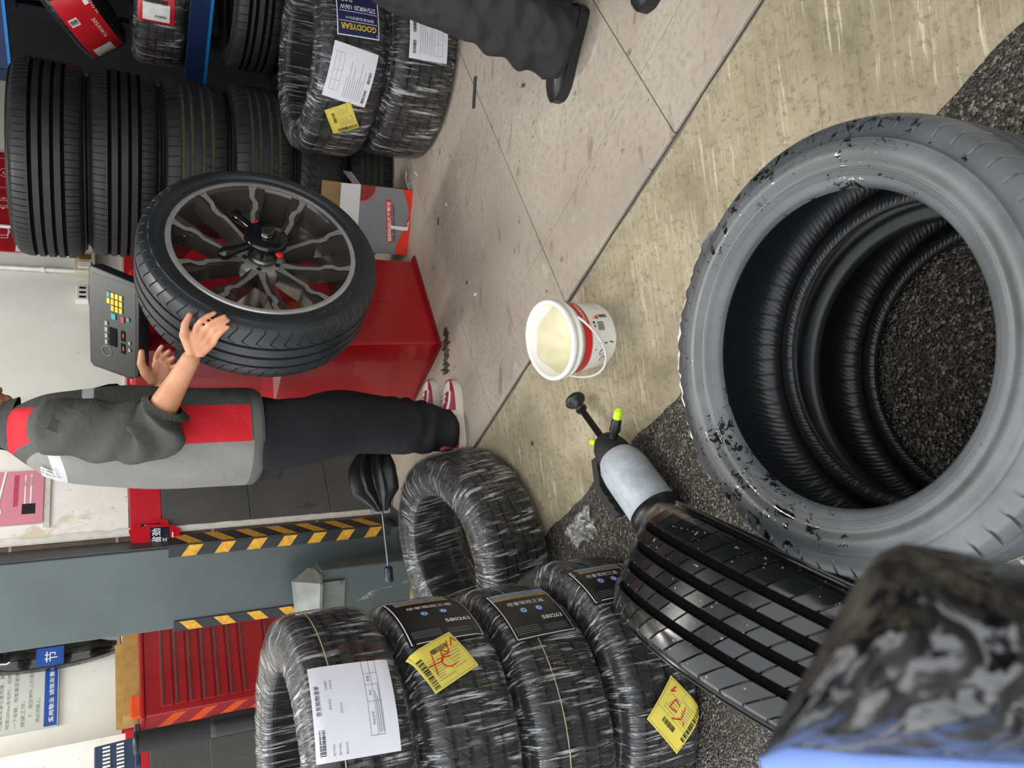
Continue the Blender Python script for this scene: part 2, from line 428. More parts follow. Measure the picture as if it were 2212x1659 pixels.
def catmull(pts, n):
    pts = [np.array(p, float) for p in pts]; out = []
    P = [2*pts[0]-pts[1]]+pts+[2*pts[-1]-pts[-2]]
    for i in range(1, len(P)-2):
        for k in range(n):
            u = k/n; p0, p1, p2, p3 = P[i-1:i+3]
            out.append(.5*((2*p1)+(p2-p0)*u+(2*p0-5*p1+4*p2-p3)*u*u+(3*p1-p0-3*p2+p3)*u**3))
    out.append(pts[-1]); return out
PAT = {
 # grooves: (centre fraction of half tread, width m); zones: (from, to) with cross slots; shear: (fraction, pitch shift)
 'summer': dict(g=[(-.58,.010),(-.2,.011),(.2,.011),(.58,.010)], z=[(-1.0,-.72),(.72,1.0)], sh=[(-1,-.6),(-.6,0),(0,0),(.6,0),(1,.6)], np=66, sw=.13),
 'diag': dict(g=[(-.6,.008),(-.22,.009),(.22,.009),(.6,.008)], z=[(-1.0,-.7),(-.5,-.3),(-.12,.14),(.3,.52),(.7,1.0)], sh=[(-1,-1.2),(-.6,0),(-.58,0),(-.22,.9),(-.2,0),(.22,1.0),(.24,0),(.6,.9),(.62,.2),(1,1.2)], np=64, sw=.12),
 'rib': dict(g=[(-.5,.012),(-.18,.011),(.16,.011),(.48,.012)], z=[(-1.0,-.66),(.66,1.0)], sh=[(-1,.1),(0,0),(1,.1)], np=90, sw=.12),
 'rib2': dict(g=[(-.52,.014),(-.2,.014),(.2,.014),(.5,.014)], z=[(-1.0,-.62),(-.40,-.28),(.62,1.0)], sh=[(-1,.3),(-.5,0),(-.2,.4),(0,0),(1,-.3)], np=58, sw=.10),
 'curve': dict(g=[(-.62,.007),(-.18,.010),(.26,.010),(.64,.009)], z=[(-1.0,-.70),(.30,.56),(.72,1.0)], sh=[(-1,-.9),(-.8,-.3),(-.62,0),(0,0),(.28,0),(.62,.5),(.64,0),(.8,.25),(1,.9)], np=60, sw=.12),
 'sport': dict(g=[(-.42,.008),(.0,.010),(.42,.009)], z=[(-1.0,-.62),(-.56,-.50),(.50,.56),(.62,1.0)], sh=[(-1,-.5),(-.9,-.25),(-.62,0),(-.5,.5),(0,0),(.5,.5),(.62,0),(.9,.25),(1,.5)], np=58, sw=.10),
 'wet': dict(g=[(-.56,.011),(-.18,.012),(.2,.012),(.58,.011)], z=[(-1.0,-.66),(-.46,-.30),(-.08,.10),(.30,.48),(.68,1.0)], sh=[(-1,-.9),(-.62,.1),(-.56,.1),(-.2,.8),(-.18,0),(.18,.8),(.2,0),(.56,.8),(.58,0),(1,1.0)], np=60, sw=.09),
}
TYC = {}
def section(R, Wd, Rr):
    h = R-Rr
    half = [(Rr, .385*Wd), (Rr+.004, .43*Wd), (Rr+.014, .455*Wd), (Rr+.022, .468*Wd), (Rr+.030, .470*Wd), (Rr+.42*h, .5*Wd), (Rr+.62*h, .497*Wd), (R-.038, .47*Wd), (R-.020, .445*Wd)]
    edge = (R-.010, .415*Wd)
    inn = [(Rr, .385*Wd), (Rr+.004, .352*Wd), (Rr+.020, .345*Wd), (Rr+.45*h, .45*Wd), (R-.032, .40*Wd), (R-.02, .30*Wd), (R-.016, .15*Wd), (R-.016, 0)]
    return half, edge, inn
def tread_r(R, f): return R - .0035*f*f - .0065*max(0, (abs(f)-.8)/.2)**2
def tyre_mesh(R, Wd, Rr, pat, mats, dep=.0075, res=1.0):
    key = (R, Wd, Rr, pat, tuple(m.name for m in mats))
    if key in TYC: return TYC[key]
    p = PAT[pat]; half, edge, inn = section(R, Wd, Rr); tw = .415*Wd
    rows = []      # r, z, depth, slot zone, shear, mat
    shf = lambda f: float(np.interp(f, [a for a, _ in p['sh']], [b for _, b in p['sh']]))
    low = catmull(half+[edge], 3)
    side = [(q[0], -q[1]) for q in low]
    for i, (r, z) in enumerate(side):
        rows.append((r, z, 0, (r > R-.026) , shf(-1), 0))
    fr = set(np.round(np.linspace(-.985, .985, 9), 4))
    for z0, z1 in p['z']: fr |= {z0, z0+.015, z1-.015, z1} if abs(z0) < .99 and abs(z1) < .99 else ({z1-.015, z1} if z0 < -.99 else {z0, z0+.015})
    gr = []
    for c, w in p['g']:
        hw = w/2/tw; gr.append((c-hw, c+hw)); fr = {x for x in fr if not (c-hw-.02 < x < c+hw+.02)}
        fr |= {c-hw-.012, c-hw, c+hw, c+hw+.012}
    for f in sorted(fr):
        if abs(f) > .99: continue
        ing = any(a-1e-6 <= f <= b+1e-6 for a, b in gr)
        rows.append((tread_r(R, f), f*tw, dep if ing else 0, any(a <= f <= b for a, b in p['z']) and not ing, shf(f), 1 if ing else 0))
    for (r, z) in side[::-1]: rows.append((r, -z, 0, (r > R-.026), shf(1), 0))
    ni = len(rows)
    ii = catmull(inn, 3)[1:]
    for q in ii: rows.append((q[0], q[1], 0, False, 0, 2))
    for q in ii[::-1][1:-1]: rows.append((q[0], -q[1], 0, False, 0, 2))
    npch = max(20, int(p['np']*res)); sw = p['sw']
    cf = [0, .04, sw-.02, sw+.02, (sw+1)/2]; isd = [0, 1, 1, 0, 0]
    nc = npch*5
    base = np.array([2*math.pi*(k+c)/npch for k in range(npch) for c in cf])
    slot = np.array(isd*npch, bool)
    V = np.zeros((len(rows), nc, 3))
    for i, (r, z, d, zn, sh, mi) in enumerate(rows):
        th = base + sh*2*math.pi/npch
        rr = np.full(nc, r-d)
        if zn:
            sd = dep*.75 if r > R-.012 else dep*.45
            rr = np.where(slot, r-sd, rr)
        V[i, :, 0] = rr*np.cos(th); V[i, :, 1] = rr*np.sin(th); V[i, :, 2] = z+Wd/2
    nr = len(rows); idx = np.arange(nr*nc).reshape(nr, nc)
    F = []; MI = []; UV = []
    for i in range(nr):
        i2 = (i+1) % nr; j2 = np.roll(np.arange(nc), -1)
        q = np.stack([idx[i], idx[i][j2], idx[i2][j2], idx[i2]], 1)
        F.append(q)
        m = 2 if rows[i][5] == 2 or rows[i2][5] == 2 else (1 if rows[i][5] == 1 and rows[i2][5] == 1 else 0)
        MI.append(np.full(nc, m))
        u0 = np.arange(nc)/nc; u1 = u0+1/nc; v0 = i/nr; v1 = (i+1)/nr
        UV.append(np.stack([np.stack([u0, np.full(nc, v0)], 1), np.stack([u1, np.full(nc, v0)], 1), np.stack([u1, np.full(nc, v1)], 1), np.stack([u0, np.full(nc, v1)], 1)], 1))
    me = grid_mesh('tyre', V.reshape(-1, 3), np.concatenate(F), np.concatenate(MI), np.concatenate(UV), mats)
    TYC[key] = me; return me
def grid_mesh(name, V, F, MI, UV, mats, smooth=True):
    me = bpy.data.meshes.new(name)
    me.vertices.add(len(V)); me.vertices.foreach_set('co', np.ascontiguousarray(V, dtype=np.float32).ravel())
    nf, k = F.shape
    me.loops.add(nf*k); me.loops.foreach_set('vertex_index', F.ravel().astype(np.int32))
    me.polygons.add(nf); me.polygons.foreach_set('loop_start', (np.arange(nf)*k).astype(np.int32))
    if MI is not None: me.polygons.foreach_set('material_index', MI.astype(np.int32))
    if UV is not None:
        ul = me.uv_layers.new(name='UVMap'); ul.data.foreach_set('uv', UV.reshape(-1).astype(np.float32))
    for m in mats: me.materials.append(m)
    me.update(); me.validate()
    me.polygons.foreach_set('use_smooth', [smooth]*nf)
    if smooth:
        try: me.set_sharp_from_angle(angle=math.radians(26))
        except Exception: pass
    return me

# --- clear wrapping film
def m_film(name, haze=.03, streak=.62, us=230, vs_=5):
    t = NT(name); tc = t.n('ShaderNodeTexCoord')
    def nz(sx, sy, det, dist, rough=.6):
        mp = t.n('ShaderNodeMapping'); mp.inputs['Scale'].default_value = (sx, sy, 1); t.l(tc.outputs['UV'], mp.inputs['Vector'])
        return t.noise(mp.outputs[0], 1.0, det, rough, dist)
    a = nz(us, vs_, 4, .8); b_ = nz(us*2.3, vs_*2, 3, .4); c_ = nz(34, 6, 4, .6)
    h = t.math('ADD', t.math('MULTIPLY', a, 1.0), t.math('MULTIPLY', b_, .5))
    t.set('#e2e4e6', .16, spec=.6)
    tr = t.n('ShaderNodeBsdfTransparent'); mx = t.n('ShaderNodeMixShader')
    reg = t.step(c_, .38, .60)
    fac = t.math('MULTIPLY', t.step(a, .52, .62), reg)  # whitish streaks: highlights on the film painted into its colour
    fac = t.math('ADD', t.math('MULTIPLY', fac, streak), haze, clamp=True)
    gl = t.n('ShaderNodeBsdfGlossy'); gl.inputs['Roughness'].default_value = .07; gl.inputs['Color'].default_value = (1, 1, 1, 1)
    bn = t.n('ShaderNodeBump'); bn.inputs['Strength'].default_value = 1.0; bn.inputs['Distance'].default_value = .012
    t.l(h, bn.inputs['Height']); t.l(bn.outputs[0], gl.inputs['Normal']); t.l(bn.outputs[0], t.b.inputs['Normal'])
    fr = t.n('ShaderNodeFresnel'); fr.inputs['IOR'].default_value = 1.45; t.l(bn.outputs[0], fr.inputs['Normal'])
    t.l(fac, mx.inputs[0]); t.l(tr.outputs[0], mx.inputs[1]); t.l(t.b.outputs[0], mx.inputs[2])
    mx2 = t.n('ShaderNodeMixShader')
    gf = t.math('MULTIPLY', fr.outputs[0], t.math('ADD', t.math('MULTIPLY', t.step(b_, .46, .60), 1.6), .25), clamp=True)
    t.l(gf, mx2.inputs[0]); t.l(mx.outputs[0], mx2.inputs[1]); t.l(gl.outputs[0], mx2.inputs[2])
    t.l(mx2.outputs[0], t.out.inputs['Surface']); return t.m
FILM = m_film('clear_stretch_film'); FILM2 = m_film('hazy_stretch_film', .12, .6)
WRC = {}
def wrap_mesh(R, Wd, Rr, seed=0, m=None, nc=300, outer=False):
    m = m or FILM; key = (R, Wd, Rr, seed, m.name, outer)
    if key in WRC: return WRC[key]
    half, edge, inn = section(R, Wd, Rr)
    prof = [(r, -z) for r, z in half[1:]]+[(edge[0], -edge[1])]+[(tread_r(R, f), f*.415*Wd) for f in np.linspace(-.8, .8, 7)]+[(edge[0], edge[1])]+[(r, z) for r, z in half[1:][::-1]]
    inner = [(Rr+.002, z) for z in np.linspace(.40*Wd, -.40*Wd, 9)]
    prof = catmull(prof, 2)+inner
    prof = np.array([[q[0], q[1]] for q in prof]); nr = len(prof)
    d = np.roll(prof, -1, 0)-np.roll(prof, 1, 0); nn = np.stack([d[:, 1], -d[:, 0]], 1); nn /= np.linalg.norm(nn, axis=1)[:, None]+1e-9
    r = np.random.RandomState(seed+11)
    th = np.linspace(0, 2*math.pi, nc, endpoint=False)
    fold = np.zeros((nr, nc))
    for _ in range(26):
        k = r.randint(12, 110); ph = r.rand()*6.28; sk = r.randn()*6; env = .5+.5*np.sin(np.linspace(0, 6.28, nr)*r.randint(1, 3)+r.rand()*6.28)
        fold += (r.rand()*.0009*env)[:, None]*np.sin(k*th[None, :]+ph+sk*np.linspace(0, 1, nr)[:, None])
    off = .0045+np.abs(fold)
    rr = prof[:, 0][:, None]+nn[:, 0][:, None]*off; zz = prof[:, 1][:, None]+nn[:, 1][:, None]*off+Wd/2
    V = np.stack([rr*np.cos(th), rr*np.sin(th), zz], 2).reshape(-1, 3)
    idx = np.arange(nr*nc).reshape(nr, nc); F = []; UV = []
    for i in range(nr):
        if outer and not (10 <= i <= nr-20): continue
        i2 = (i+1) % nr; j2 = np.roll(np.arange(nc), -1)
        F.append(np.stack([idx[i], idx[i][j2], idx[i2][j2], idx[i2]], 1))
        u0 = np.arange(nc)/nc; u1 = u0+1/nc; v0 = i/nr; v1 = (i+1)/nr
        UV.append(np.stack([np.stack([u0, np.full(nc, v0)], 1), np.stack([u1, np.full(nc, v0)], 1), np.stack([u1, np.full(nc, v1)], 1), np.stack([u0, np.full(nc, v1)], 1)], 1))
    F = np.concatenate(F); me = grid_mesh('plastic_wrap', V, F, np.zeros(len(F)), np.concatenate(UV), [m])
    WRC[key] = me; return me

# --- printed labels
TXT = {}
def text_mesh(s, bold=0.0):
    "2-d glyph mesh, height about 1 for capitals, origin bottom left"
    key = (s, bold)
    if key in TXT: return TXT[key]
    cu = bpy.data.curves.new('glyphs', 'FONT'); cu.body = s; cu.size = 1.0; cu.fill_mode = 'FRONT'; cu.resolution_u = 2; cu.offset = bold
    o = bpy.data.objects.new('glyphs', cu)
    me = bpy.data.meshes.new_from_object(o)
    V = np.array([v.co[:2] for v in me.vertices]) if len(me.vertices) else np.zeros((0, 2)); F = [tuple(p.vertices) for p in me.polygons]
    bpy.data.objects.remove(o); bpy.data.curves.remove(cu); bpy.data.meshes.remove(me)
    if len(V): V = V-V.min(0)
    w, h = (V.max(0) if len(V) else (1, 1)); TXT[key] = (V, F, w, h); return TXT[key]
INK = mat('black_ink', '#1c1c1e', .6); INKW = mat('white_ink', '#e6e6e4', .5); INKR = mat('red_ink', '#cf2b1e', .5); INKG = mat('grey_ink', '#77777b', .6)
INKY = mat('yellow_ink', '#e8c020', .5); INKB = mat('blue_ink', '#2b62b8', .5)
PAPER = mat('white_paper', '#e2e2ea', .7, var=.03, scale=8, bump=.15); YPAPER = mat('yellow_paper', '#e2d05a', .7, var=.06, scale=9, bump=.15)
def sticker(parent, name, mapf, w, h, base, items, nx=10, ny=10, th=.0012, corner=0.0, label=None, pts=None):
    "label sheet w x h (m) laid on a surface by mapf(x, y, offset); print as a child mesh"
    b = MB(); X = np.linspace(0, w, nx+1); Y = np.linspace(0, h, ny+1)
    G = [[mapf(x, y, th) for y in Y] for x in X]; b.grid(G)
    o = b.build(name, base, parent)
    if label: o['label'] = label
    pr = MB(); mats = []
    def mi(m):
        if m not in mats: mats.append(m)
        return mats.index(m)
    def poly(P, m, off=.0007):
        pr.add([mapf(x, y, th+off) for x, y in P], [tuple(range(len(P)))], mi(m), False)
    for it in items:
        k = it[0]
        if k == 'rect':
            _, x, y, a, c, m = it[:6]; off = it[6] if len(it) > 6 else .0005
            n = max(1, int(a/.02)); n2 = max(1, int(c/.02))
            pr.grid([[mapf(x+a*i/n, y+c*j/n2, th+off) for j in range(n2+1)] for i in range(n+1)], mi(m), False)
        elif k == 'poly': poly(it[1], it[2], it[3] if len(it) > 3 else .0006)
        elif k == 'frame':
            _, x, y, a, c, lw, m = it
            for q in ((x, y, a, lw), (x, y+c-lw, a, lw), (x, y, lw, c), (x+a-lw, y, lw, c)):
                n = max(1, int(max(q[2], q[3])/.02))
                if q[2] > q[3]: pr.grid([[mapf(q[0]+q[2]*i/n, q[1], th+.0008), mapf(q[0]+q[2]*i/n, q[1]+q[3], th+.0008)] for i in range(n+1)], mi(m), False)
                else: pr.grid([[mapf(q[0]+q[2], q[1]+q[3]*i/n, th+.0008), mapf(q[0], q[1]+q[3]*i/n, th+.0008)] for i in range(n+1)][::-1], mi(m), False)
        elif k == 'text':
            _, s_, x, y, size, m = it[:6]; ang = it[6] if len(it) > 6 else 0.0; wid = it[7] if len(it) > 7 else None; bold = it[8] if len(it) > 8 else 0.0
            V, F, tw_, hh = text_mesh(s_, bold); 
            if not len(V): continue
            sc = size/max(hh, 1e-6); sx = sc if wid is None else wid/tw_
            Q = V*np.array([sx, sc]); c_, s2 = math.cos(ang), math.sin(ang)
            Q = np.stack([x+Q[:, 0]*c_-Q[:, 1]*s2, y+Q[:, 0]*s2+Q[:, 1]*c_], 1)
            pr.add([mapf(a, c, th+.0010) for a, c in Q], F, mi(m), False)
        elif k == 'bars':
            _, x, y, a, c, m = it[:6]; vert = it[6] if len(it) > 6 else True
            r = random.Random(int(x*1e4)+int(y*1e4)+5); q = 0
            L = a if vert else c
            while q < L*.97:
                bw = r.choice((1, 1, 2, 3))*L/60; gp = r.choice((1, 1, 2))*L/60
                if q+bw > L: break
                P_ = [(x+q, y), (x+q+bw, y), (x+q+bw, y+c), (x+q, y+c)] if vert else [(x, y+q), (x+a, y+q), (x+a, y+q+bw), (x, y+q+bw)]
                poly(P_, m); q += bw+gp
        elif k == 'line':
            _, P_, lw, m = it
            for i in range(len(P_)-1):
                p0 = np.array(P_[i]); p1 = np.array(P_[i+1]); d = nrm(np.append(p1-p0, 0))[:2]; nn = np.array([-d[1], d[0]])*lw/2
                poly([p0-nn, p1-nn, p1+nn, p0+nn], m, .0013)
        elif k == 'disc':
            _, x, y, r_, m = it[:5]; off = it[5] if len(it) > 5 else .0008; e = it[6] if len(it) > 6 else 1.0
            poly([(x+r_*math.cos(a), y+r_*e*math.sin(a)) for a in np.linspace(0, 2*math.pi, 24, endpoint=False)], m, off)
    if mats: pr.build('print', mats, o)
    return o
def tread_map(R, Wd, th0, zc, ang=0.0, ox=0.0, oy=0.0, lift=.006):
    "label x,y -> point on the tread of a tyre standing on its side; ang turns the label"
    half, edge, inn = section(R, Wd, R*.66)
    pz = [-.5*Wd, -.47*Wd, -.445*Wd, -edge[1]]+[f*.415*Wd for f in (-.8, -.4, 0, .4, .8)]+[edge[1], .445*Wd, .47*Wd, .5*Wd]
    prr = [R-.07, R-.038, R-.02, edge[0]]+[tread_r(R, f) for f in (-.8, -.4, 0, .4, .8)]+[edge[0], R-.02, R-.038, R-.07]
    c_, s_ = math.cos(ang), math.sin(ang)
    def f(x, y, off=0):
        x -= ox; y -= oy
        u = x*c_-y*s_; v = x*s_+y*c_
        z = v+zc; r = float(np.interp(z-Wd/2, pz, prr))+lift+off; th = th0+u/R
        return (r*math.cos(th), r*math.sin(th), z)
    return f
def plane_map(o, ex, ey, n):
    o, ex, ey, n = [np.array(q, float) for q in (o, ex, ey, n)]
    return lambda x, y, off=0: tuple(o+ex*x+ey*y+n*off)
def tyre(mw, R, Wd, Rr, pat, rub, label, group=None, wrap=None, seed=0, res=1.0, gm=None, name=None, film=None):
    me = tyre_mesh(R, Wd, Rr, pat, [rub, gm or GROOVE, LINER], res=res)
    if wrap is None:
        o = obj(name or 'tyre', me); o.matrix_world = mw; tag(o, label, 'tyre', group); return o
    e = empty(name or 'wrapped_tyre', mw=mw, label=label, cat='tyre', group=group)
    obj('tyre_casing', me, e)
    w_ = obj('plastic_wrap', wrap_mesh(R, Wd, Rr, seed, film, outer=(wrap == 'outer')), e)
    return e
def flat(x, y, z, rot=0.0): return Matrix.Translation((x, y, z))@Matrix.Rotation(rot, 4, 'Z')
def face_cam(x, y): return math.atan2(-y, -x)          # tyre-local angle that looks at the photographer
# ================================================================ tyre stacks
ASZ = -.10
# two tyres lying in the foreground
bt = gd(1770, 755, 1.043); bx, by = bt[0], bt[1]
RB, WB, RRB = .317, .215, .218
t2 = tyre(flat(bx-.02, by+.004, ASZ, .4), RB, WB-.012, RRB, 'summer', RUB_NEW, 'black tyre in film lying under the big grey tyre on the asphalt', wrap='outer', seed=1, name='wrapped_tyre', film=FILM2)
t1 = tyre(flat(bx, by, ASZ+WB+.004, 1.1), RB, WB, RRB, 'summer', RUB_GREY, 'big grey wet tyre speckled with water, lying on top of another on the asphalt')
# black wet tyre standing beside them, leaning on them
_l = .40; _y = -.18; ax = nrm((math.cos(_y)*math.cos(_l), math.sin(_y)*math.cos(_l), -math.sin(_l))); R_ = .315
Wk = .205
c0 = np.array([-.397, .8225, ASZ+R_*math.cos(_l)+Wk/2*math.sin(_l)])
mw = axis_frame(c0-ax*Wk/2, ax, (0, 0, 1)); 
tyre(mw, R_, Wk, .22, 'wet', RUB_WET, 'glossy black wet tyre standing upright against the grey tyres', res=1.0)
# wrapped stack of four on the asphalt
RW, WW, RRW = .345, .241, .222
cw = [(-.895, 1.82), (-.90, 1.805), (-.895, 1.80), (-.845, 1.79)]       # top to bottom
labs = ['film-wrapped tyre on top of the stack of four, with a crumpled white receipt', 'film-wrapped tyre with printed black band and yellow slip, second in stack of four',
        'film-wrapped tyre with printed black band and number but no slip, third in stack of four', 'film-wrapped tyre at the bottom of the stack of four, yellow slip with red mark']
WT = []
for i, (x, y) in enumerate(cw):
    z = ASZ+WW*(3-i)
    WT.append(tyre(flat(x, y, z), RW, WW-.015, RRW, ('rib2', 'diag', 'summer', 'curve')[i], RUB_NEW, labs[i], 'film-wrapped tyres stacked on the asphalt', wrap=True, seed=i+2))
# wrapped tyre lying on the apron
tl = math.radians(10.5)
zax = nrm(np.array(ZX)*math.cos(tl)+BX*math.sin(tl))
c5 = W(-.86, .16, -.03)
c5 = np.array([-.565, 2.50, 0]); _t5 = float((c5-E0)@BX); c5[2] = -math.tan(tl)*_t5 - .0
T5 = tyre(axis_frame(c5, zax, AX), .345, .235, .215, 'diag', RUB_NEW, 'film-wrapped tyre lying alone on the concrete apron beside the worker', wrap=True, seed=9)
# six worn tyres stacked indoors
sx, sy_ = .99, 3.73; z = 0.0
six = [(.352, .220, 'rib2', -.0, .02), (.356, .226, 'curve', .0, .0), (.368, .268, 'rib2', .02, .0), (.372, .268, 'rib2', -.01, .0), (.392, .262, 'rib', -.03, .0), (.398, .262, 'rib', -.045, -.01)]
sl = ['worn narrow-groove tyre at the bottom of the stack of six', 'worn tyre with slanting slots, second from the bottom of the stack of six', 'worn tyre with dusty brown grooves, third from the floor in the stack of six',
      'worn tyre with dusty brown grooves, third from the top of the stack of six', 'large worn tyre just under the top one of the stack of six', 'large worn tyre on top of the stack of six']
for i, (r, w, p, dx, dy) in enumerate(six):
    tyre(flat(sx+dx, sy_+dy, z, i*.7), r, w, r-.105, p, RUB_OLD if i > 3 else RUB_OLD2, sl[i], 'worn tyres stacked beside the wheel balancer', res=1.0, gm=GROOVE_D if i < 4 else GROOVE)
    z += w+.003
# wrapped pair near the second person
RP, WP = .372, .272; pc = (1.335, 3.02)
p_lo = tyre(flat(pc[0], pc[1], 0), RP, WP-.015, .262, 'diag', RUB_NEW, 'film-wrapped wide tyre standing on the tiles, white sheet on its side', 'two film-wrapped wide tyres', wrap=True, seed=21)
p_up = tyre(flat(pc[0]-.02, pc[1]+.03, WP), RP, WP-.015, .262, 'curve', RUB_NEW, 'film-wrapped wide tyre on top of another, with blue and yellow brand label', 'two film-wrapped wide tyres', wrap=True, seed=22)
# ================================================================ wheel balancer and the wheel on it
RED = mat('red_enamel', '#a3121a', .28, var=.10, scale=5, coat=.3); RED_D = mat('red_enamel_dark', '#7d1016', .4)
BLK = mat('black_plastic', '#1b1c1e', .38, var=.15); BLKG = mat('gloss_black_plastic', '#121314', .16); BLKM = mat('matt_black', '#191a1b', .7)
STEEL = mat('bright_steel', '#b9b4ac', .22, 1.0, var=.08); STEELD = mat('dull_steel', '#807b73', .38, 1.0, var=.2)
REDP = mat('red_plastic', '#d0231c', .4); WHITEP = mat('white_plastic', '#dedcd4', .4, var=.05)
WC = gd(561, 583, 2.52)
bal = empty('wheel_balancer', mw=frame(W(-.82, -.51, 0), AX, -BX, ZX), label='red wheel balancing machine with grey keypad console, standing on tiled floor', cat='machine')
# local: x = towards the photographer (front face x=0), y = inwards, z up
wl_ = np.linalg.inv(np.array(bal.matrix_world))@np.append(WC, 1)
b = MB()
def slab(z0, z1, p0, p1): b.rings([[(x, y, z0) for x, y in p0], [(x, y, z1) for x, y in p1]], 0, True, False)
foot = [(0, 0), (0, .20), (-.02, .20), (-.02, .21), (0, .21), (0, .46), (-.40, .46), (-.36, -.02)]
foot = [(0, 0), (0, .46), (-.42, .46), (-.37, -.03)]
slab(.012, .60, foot, [(-.015, -.015), (-.015, .47), (-.42, .47), (-.40, -.04)])
slab(.60, .66, [(-.015, -.015), (-.015, .47), (-.42, .47), (-.40, -.04)], [(.02, .0), (.02, .50), (-.44, .50), (-.44, .0)])
slab(.66, .93, [(.02, .0), (.02, .50), (-.44, .50), (-.44, .0)], [(.0, .0), (.0, .50), (-.44, .50), (-.44, .0)])
body = b.build('cabinet', RED, bal); bm = body.modifiers.new('soft_edges', 'BEVEL'); bm.width = .012; bm.segments = 3; bm.limit_method = 'ANGLE'
b = MB(); b.box((-.006, .215, .31), (.004, .005, .56)); b.build('seam_strip', RED_D, bal)
b = MB(); b.box((-.2, .22, .006), (.44, .50, .012)); b.build('base_plate', RED_D, bal)
b = MB(); b.box((-.30, .29, 1.02), (.26, .40, .19), bev=.02); b.build('upper_housing', RED, bal)
# weight tray
b = MB(); b.box((-.14, .25, .935), (.26, .48, .012), bev=.004)
for k in range(5): b.box((-.14, .03+k*.11, .955), (.25, .008, .04))
b.build('weight_tray', BLK, bal)
# shaft
b = MB(); y0, z0 = wl_[1], wl_[2]
b.cyl((-.02, y0, z0), (.06, y0, z0), .075, .07, 32); b.cyl((.06, y0, z0), (.16, y0, z0), .05, .045, 32, cap=True)
b.build('bearing_housing', BLKM, bal)
b = MB(); b.cyl((.15, y0, z0), (wl_[0]-.03, y0, z0), .062, .05, 32); b.build('flange', STEELD, bal)
b = MB(); b.cyl((.1, y0, z0), (wl_[0]+.175, y0, z0), .018, n=24); 
for k in range(16): b.lathe([(.018, k*.007), (.0198, k*.007+.002), (.018, k*.007+.005)], 24, 0, Matrix.Translation((wl_[0]+.06, y0, z0))@Matrix.Rotation(math.pi/2, 4, 'Y'))
b.cyl((wl_[0]+.170, y0, z0), (wl_[0]+.1765, y0, z0), .0195, n=24)
b.build('threaded_shaft', STEEL, bal)
b = MB(); b.cyl((wl_[0]+.1767, y0, z0), (wl_[0]+.1772, y0, z0), .011, n=20); b.build('shaft_bore', BLKM, bal)

# --- console, swung to face the worker
pBL, pBR, pTR, pTL = gy(300, 826, 2.96), gy(300, 640, 2.86), gy(192, 600, 2.97), gy(195, 788, 3.07)
ex = nrm(pBR-pBL); ey = nrm((pTL-pBL)-ex*((pTL-pBL)@ex)); en = np.cross(ex, ey)
pw = .345; ph = np.linalg.norm(pTL-pBL)*1.0
skew = float((pTL-pBL)@ex)
CON = mat('console_grey', '#2c2e2a', .45, var=.08); CONE = mat('console_edge', '#26282a', .4)
def cm(x, y, off=0): return tuple(pBL+ex*(x+skew*y/ph)+ey*y+en*off)
iv = np.linalg.inv(np.array(bal.matrix_world))
def cml(x, y, off=0): return tuple((iv@np.append(np.array(cm(x, y, off)), 1))[:3])
def cpoly(mb, P, z0, z1, mi=0):
    n = len(P); vs = [cml(x, y, z0) for x, y in P]+[cml(x, y, z1) for x, y in P]
    mb.add(vs, [tuple(range(n-1, -1, -1)), tuple(range(n, 2*n))]+[(i, (i+1) % n, n+(i+1) % n, n+i) for i in range(n)], mi, False)
b = MB(); out = [(.0, .035), (.02, .0), (pw-.006, .0), (pw, .006), (pw+.012, ph-.01), (pw, ph), (.012, ph), (.0, ph-.014)]
cpoly(b, out, -.055, 0); con = b.build('console', [CONE], bal)
m_ = con.modifiers.new('soft_edges', 'BEVEL'); m_.width = .006; m_.segments = 2; m_.limit_method = 'ANGLE'
face = sticker(con, 'control_panel', lambda x, y, off=0: cml(x+.012, y+.012, off), pw-.024, ph-.024, CON, [], th=.001)
KY = mat('key_yellow', '#c9b52c', .5); KB = mat('key_teal', '#2c8c8f', .5); KR = mat('key_red', '#b8252b', .5)
def key(x, y, w_, h_, m, nm='key'):
    b = MB(); cpoly(b, [(x, y), (x+w_, y), (x+w_, y+h_), (x, y+h_)], .001, .005); return b.build(nm, m, con)
for r in range(4):
    for c in range(3):
        if (r, c) == (3, 0): continue
        key(.225+c*.022, .062+r*.016, .018, .011, KB if c == 2 and r in (3,) or (c == 0 and r == 3) else KY)
key(.196, .055, .020, .012, KR); key(.196, .088, .020, .016, KB); key(.205, .035, .014, .010, KB)
GLASS_D = mat('dark_display', '#101514', .15)
b = MB(); cpoly(b, [(.10, .085), (.165, .085), (.165, .112), (.10, .112)], .001, .004); b.build('display', GLASS_D, con)
LG = mat('panel_line_grey', '#8f9488', .5)
for (x, y) in ((.085, .052), (.13, .052)):
    b = MB(); cpoly(b, [(x, y), (x+.036, y), (x+.036, y+.016), (x, y+.016)], .001, .003); d_ = b.build('readout', GLASS_D, con)
    b = MB(); cpoly(b, [(x+.012, y+.004), (x+.026, y+.004), (x+.026, y+.009), (x+.012, y+.009)], .003, .004); b.build('lamp', REDP, d_)
for k in range(4): key(.10+k*.022, .120, .016, .010, LG)
key(.10, .030, .012, .008, LG); key(.125, .030, .012, .008, LG)
b = MB(); P_ = [cml(.075+.018*math.cos(a), .125+.018*math.sin(a), .002) for a in np.linspace(0, 6.283, 25)]; b.tube(P_, .0012, 6); b.build('dial_ring', LG, con)
# bracket
b = MB(); p0 = iv@np.append(np.array(cm(.17, .05, -.05)), 1); b.tube([(-.28, .22, 1.02), (-.27, .18, 1.10), tuple(p0[:3])], .02, 12); b.build('console_arm', BLK, bal)

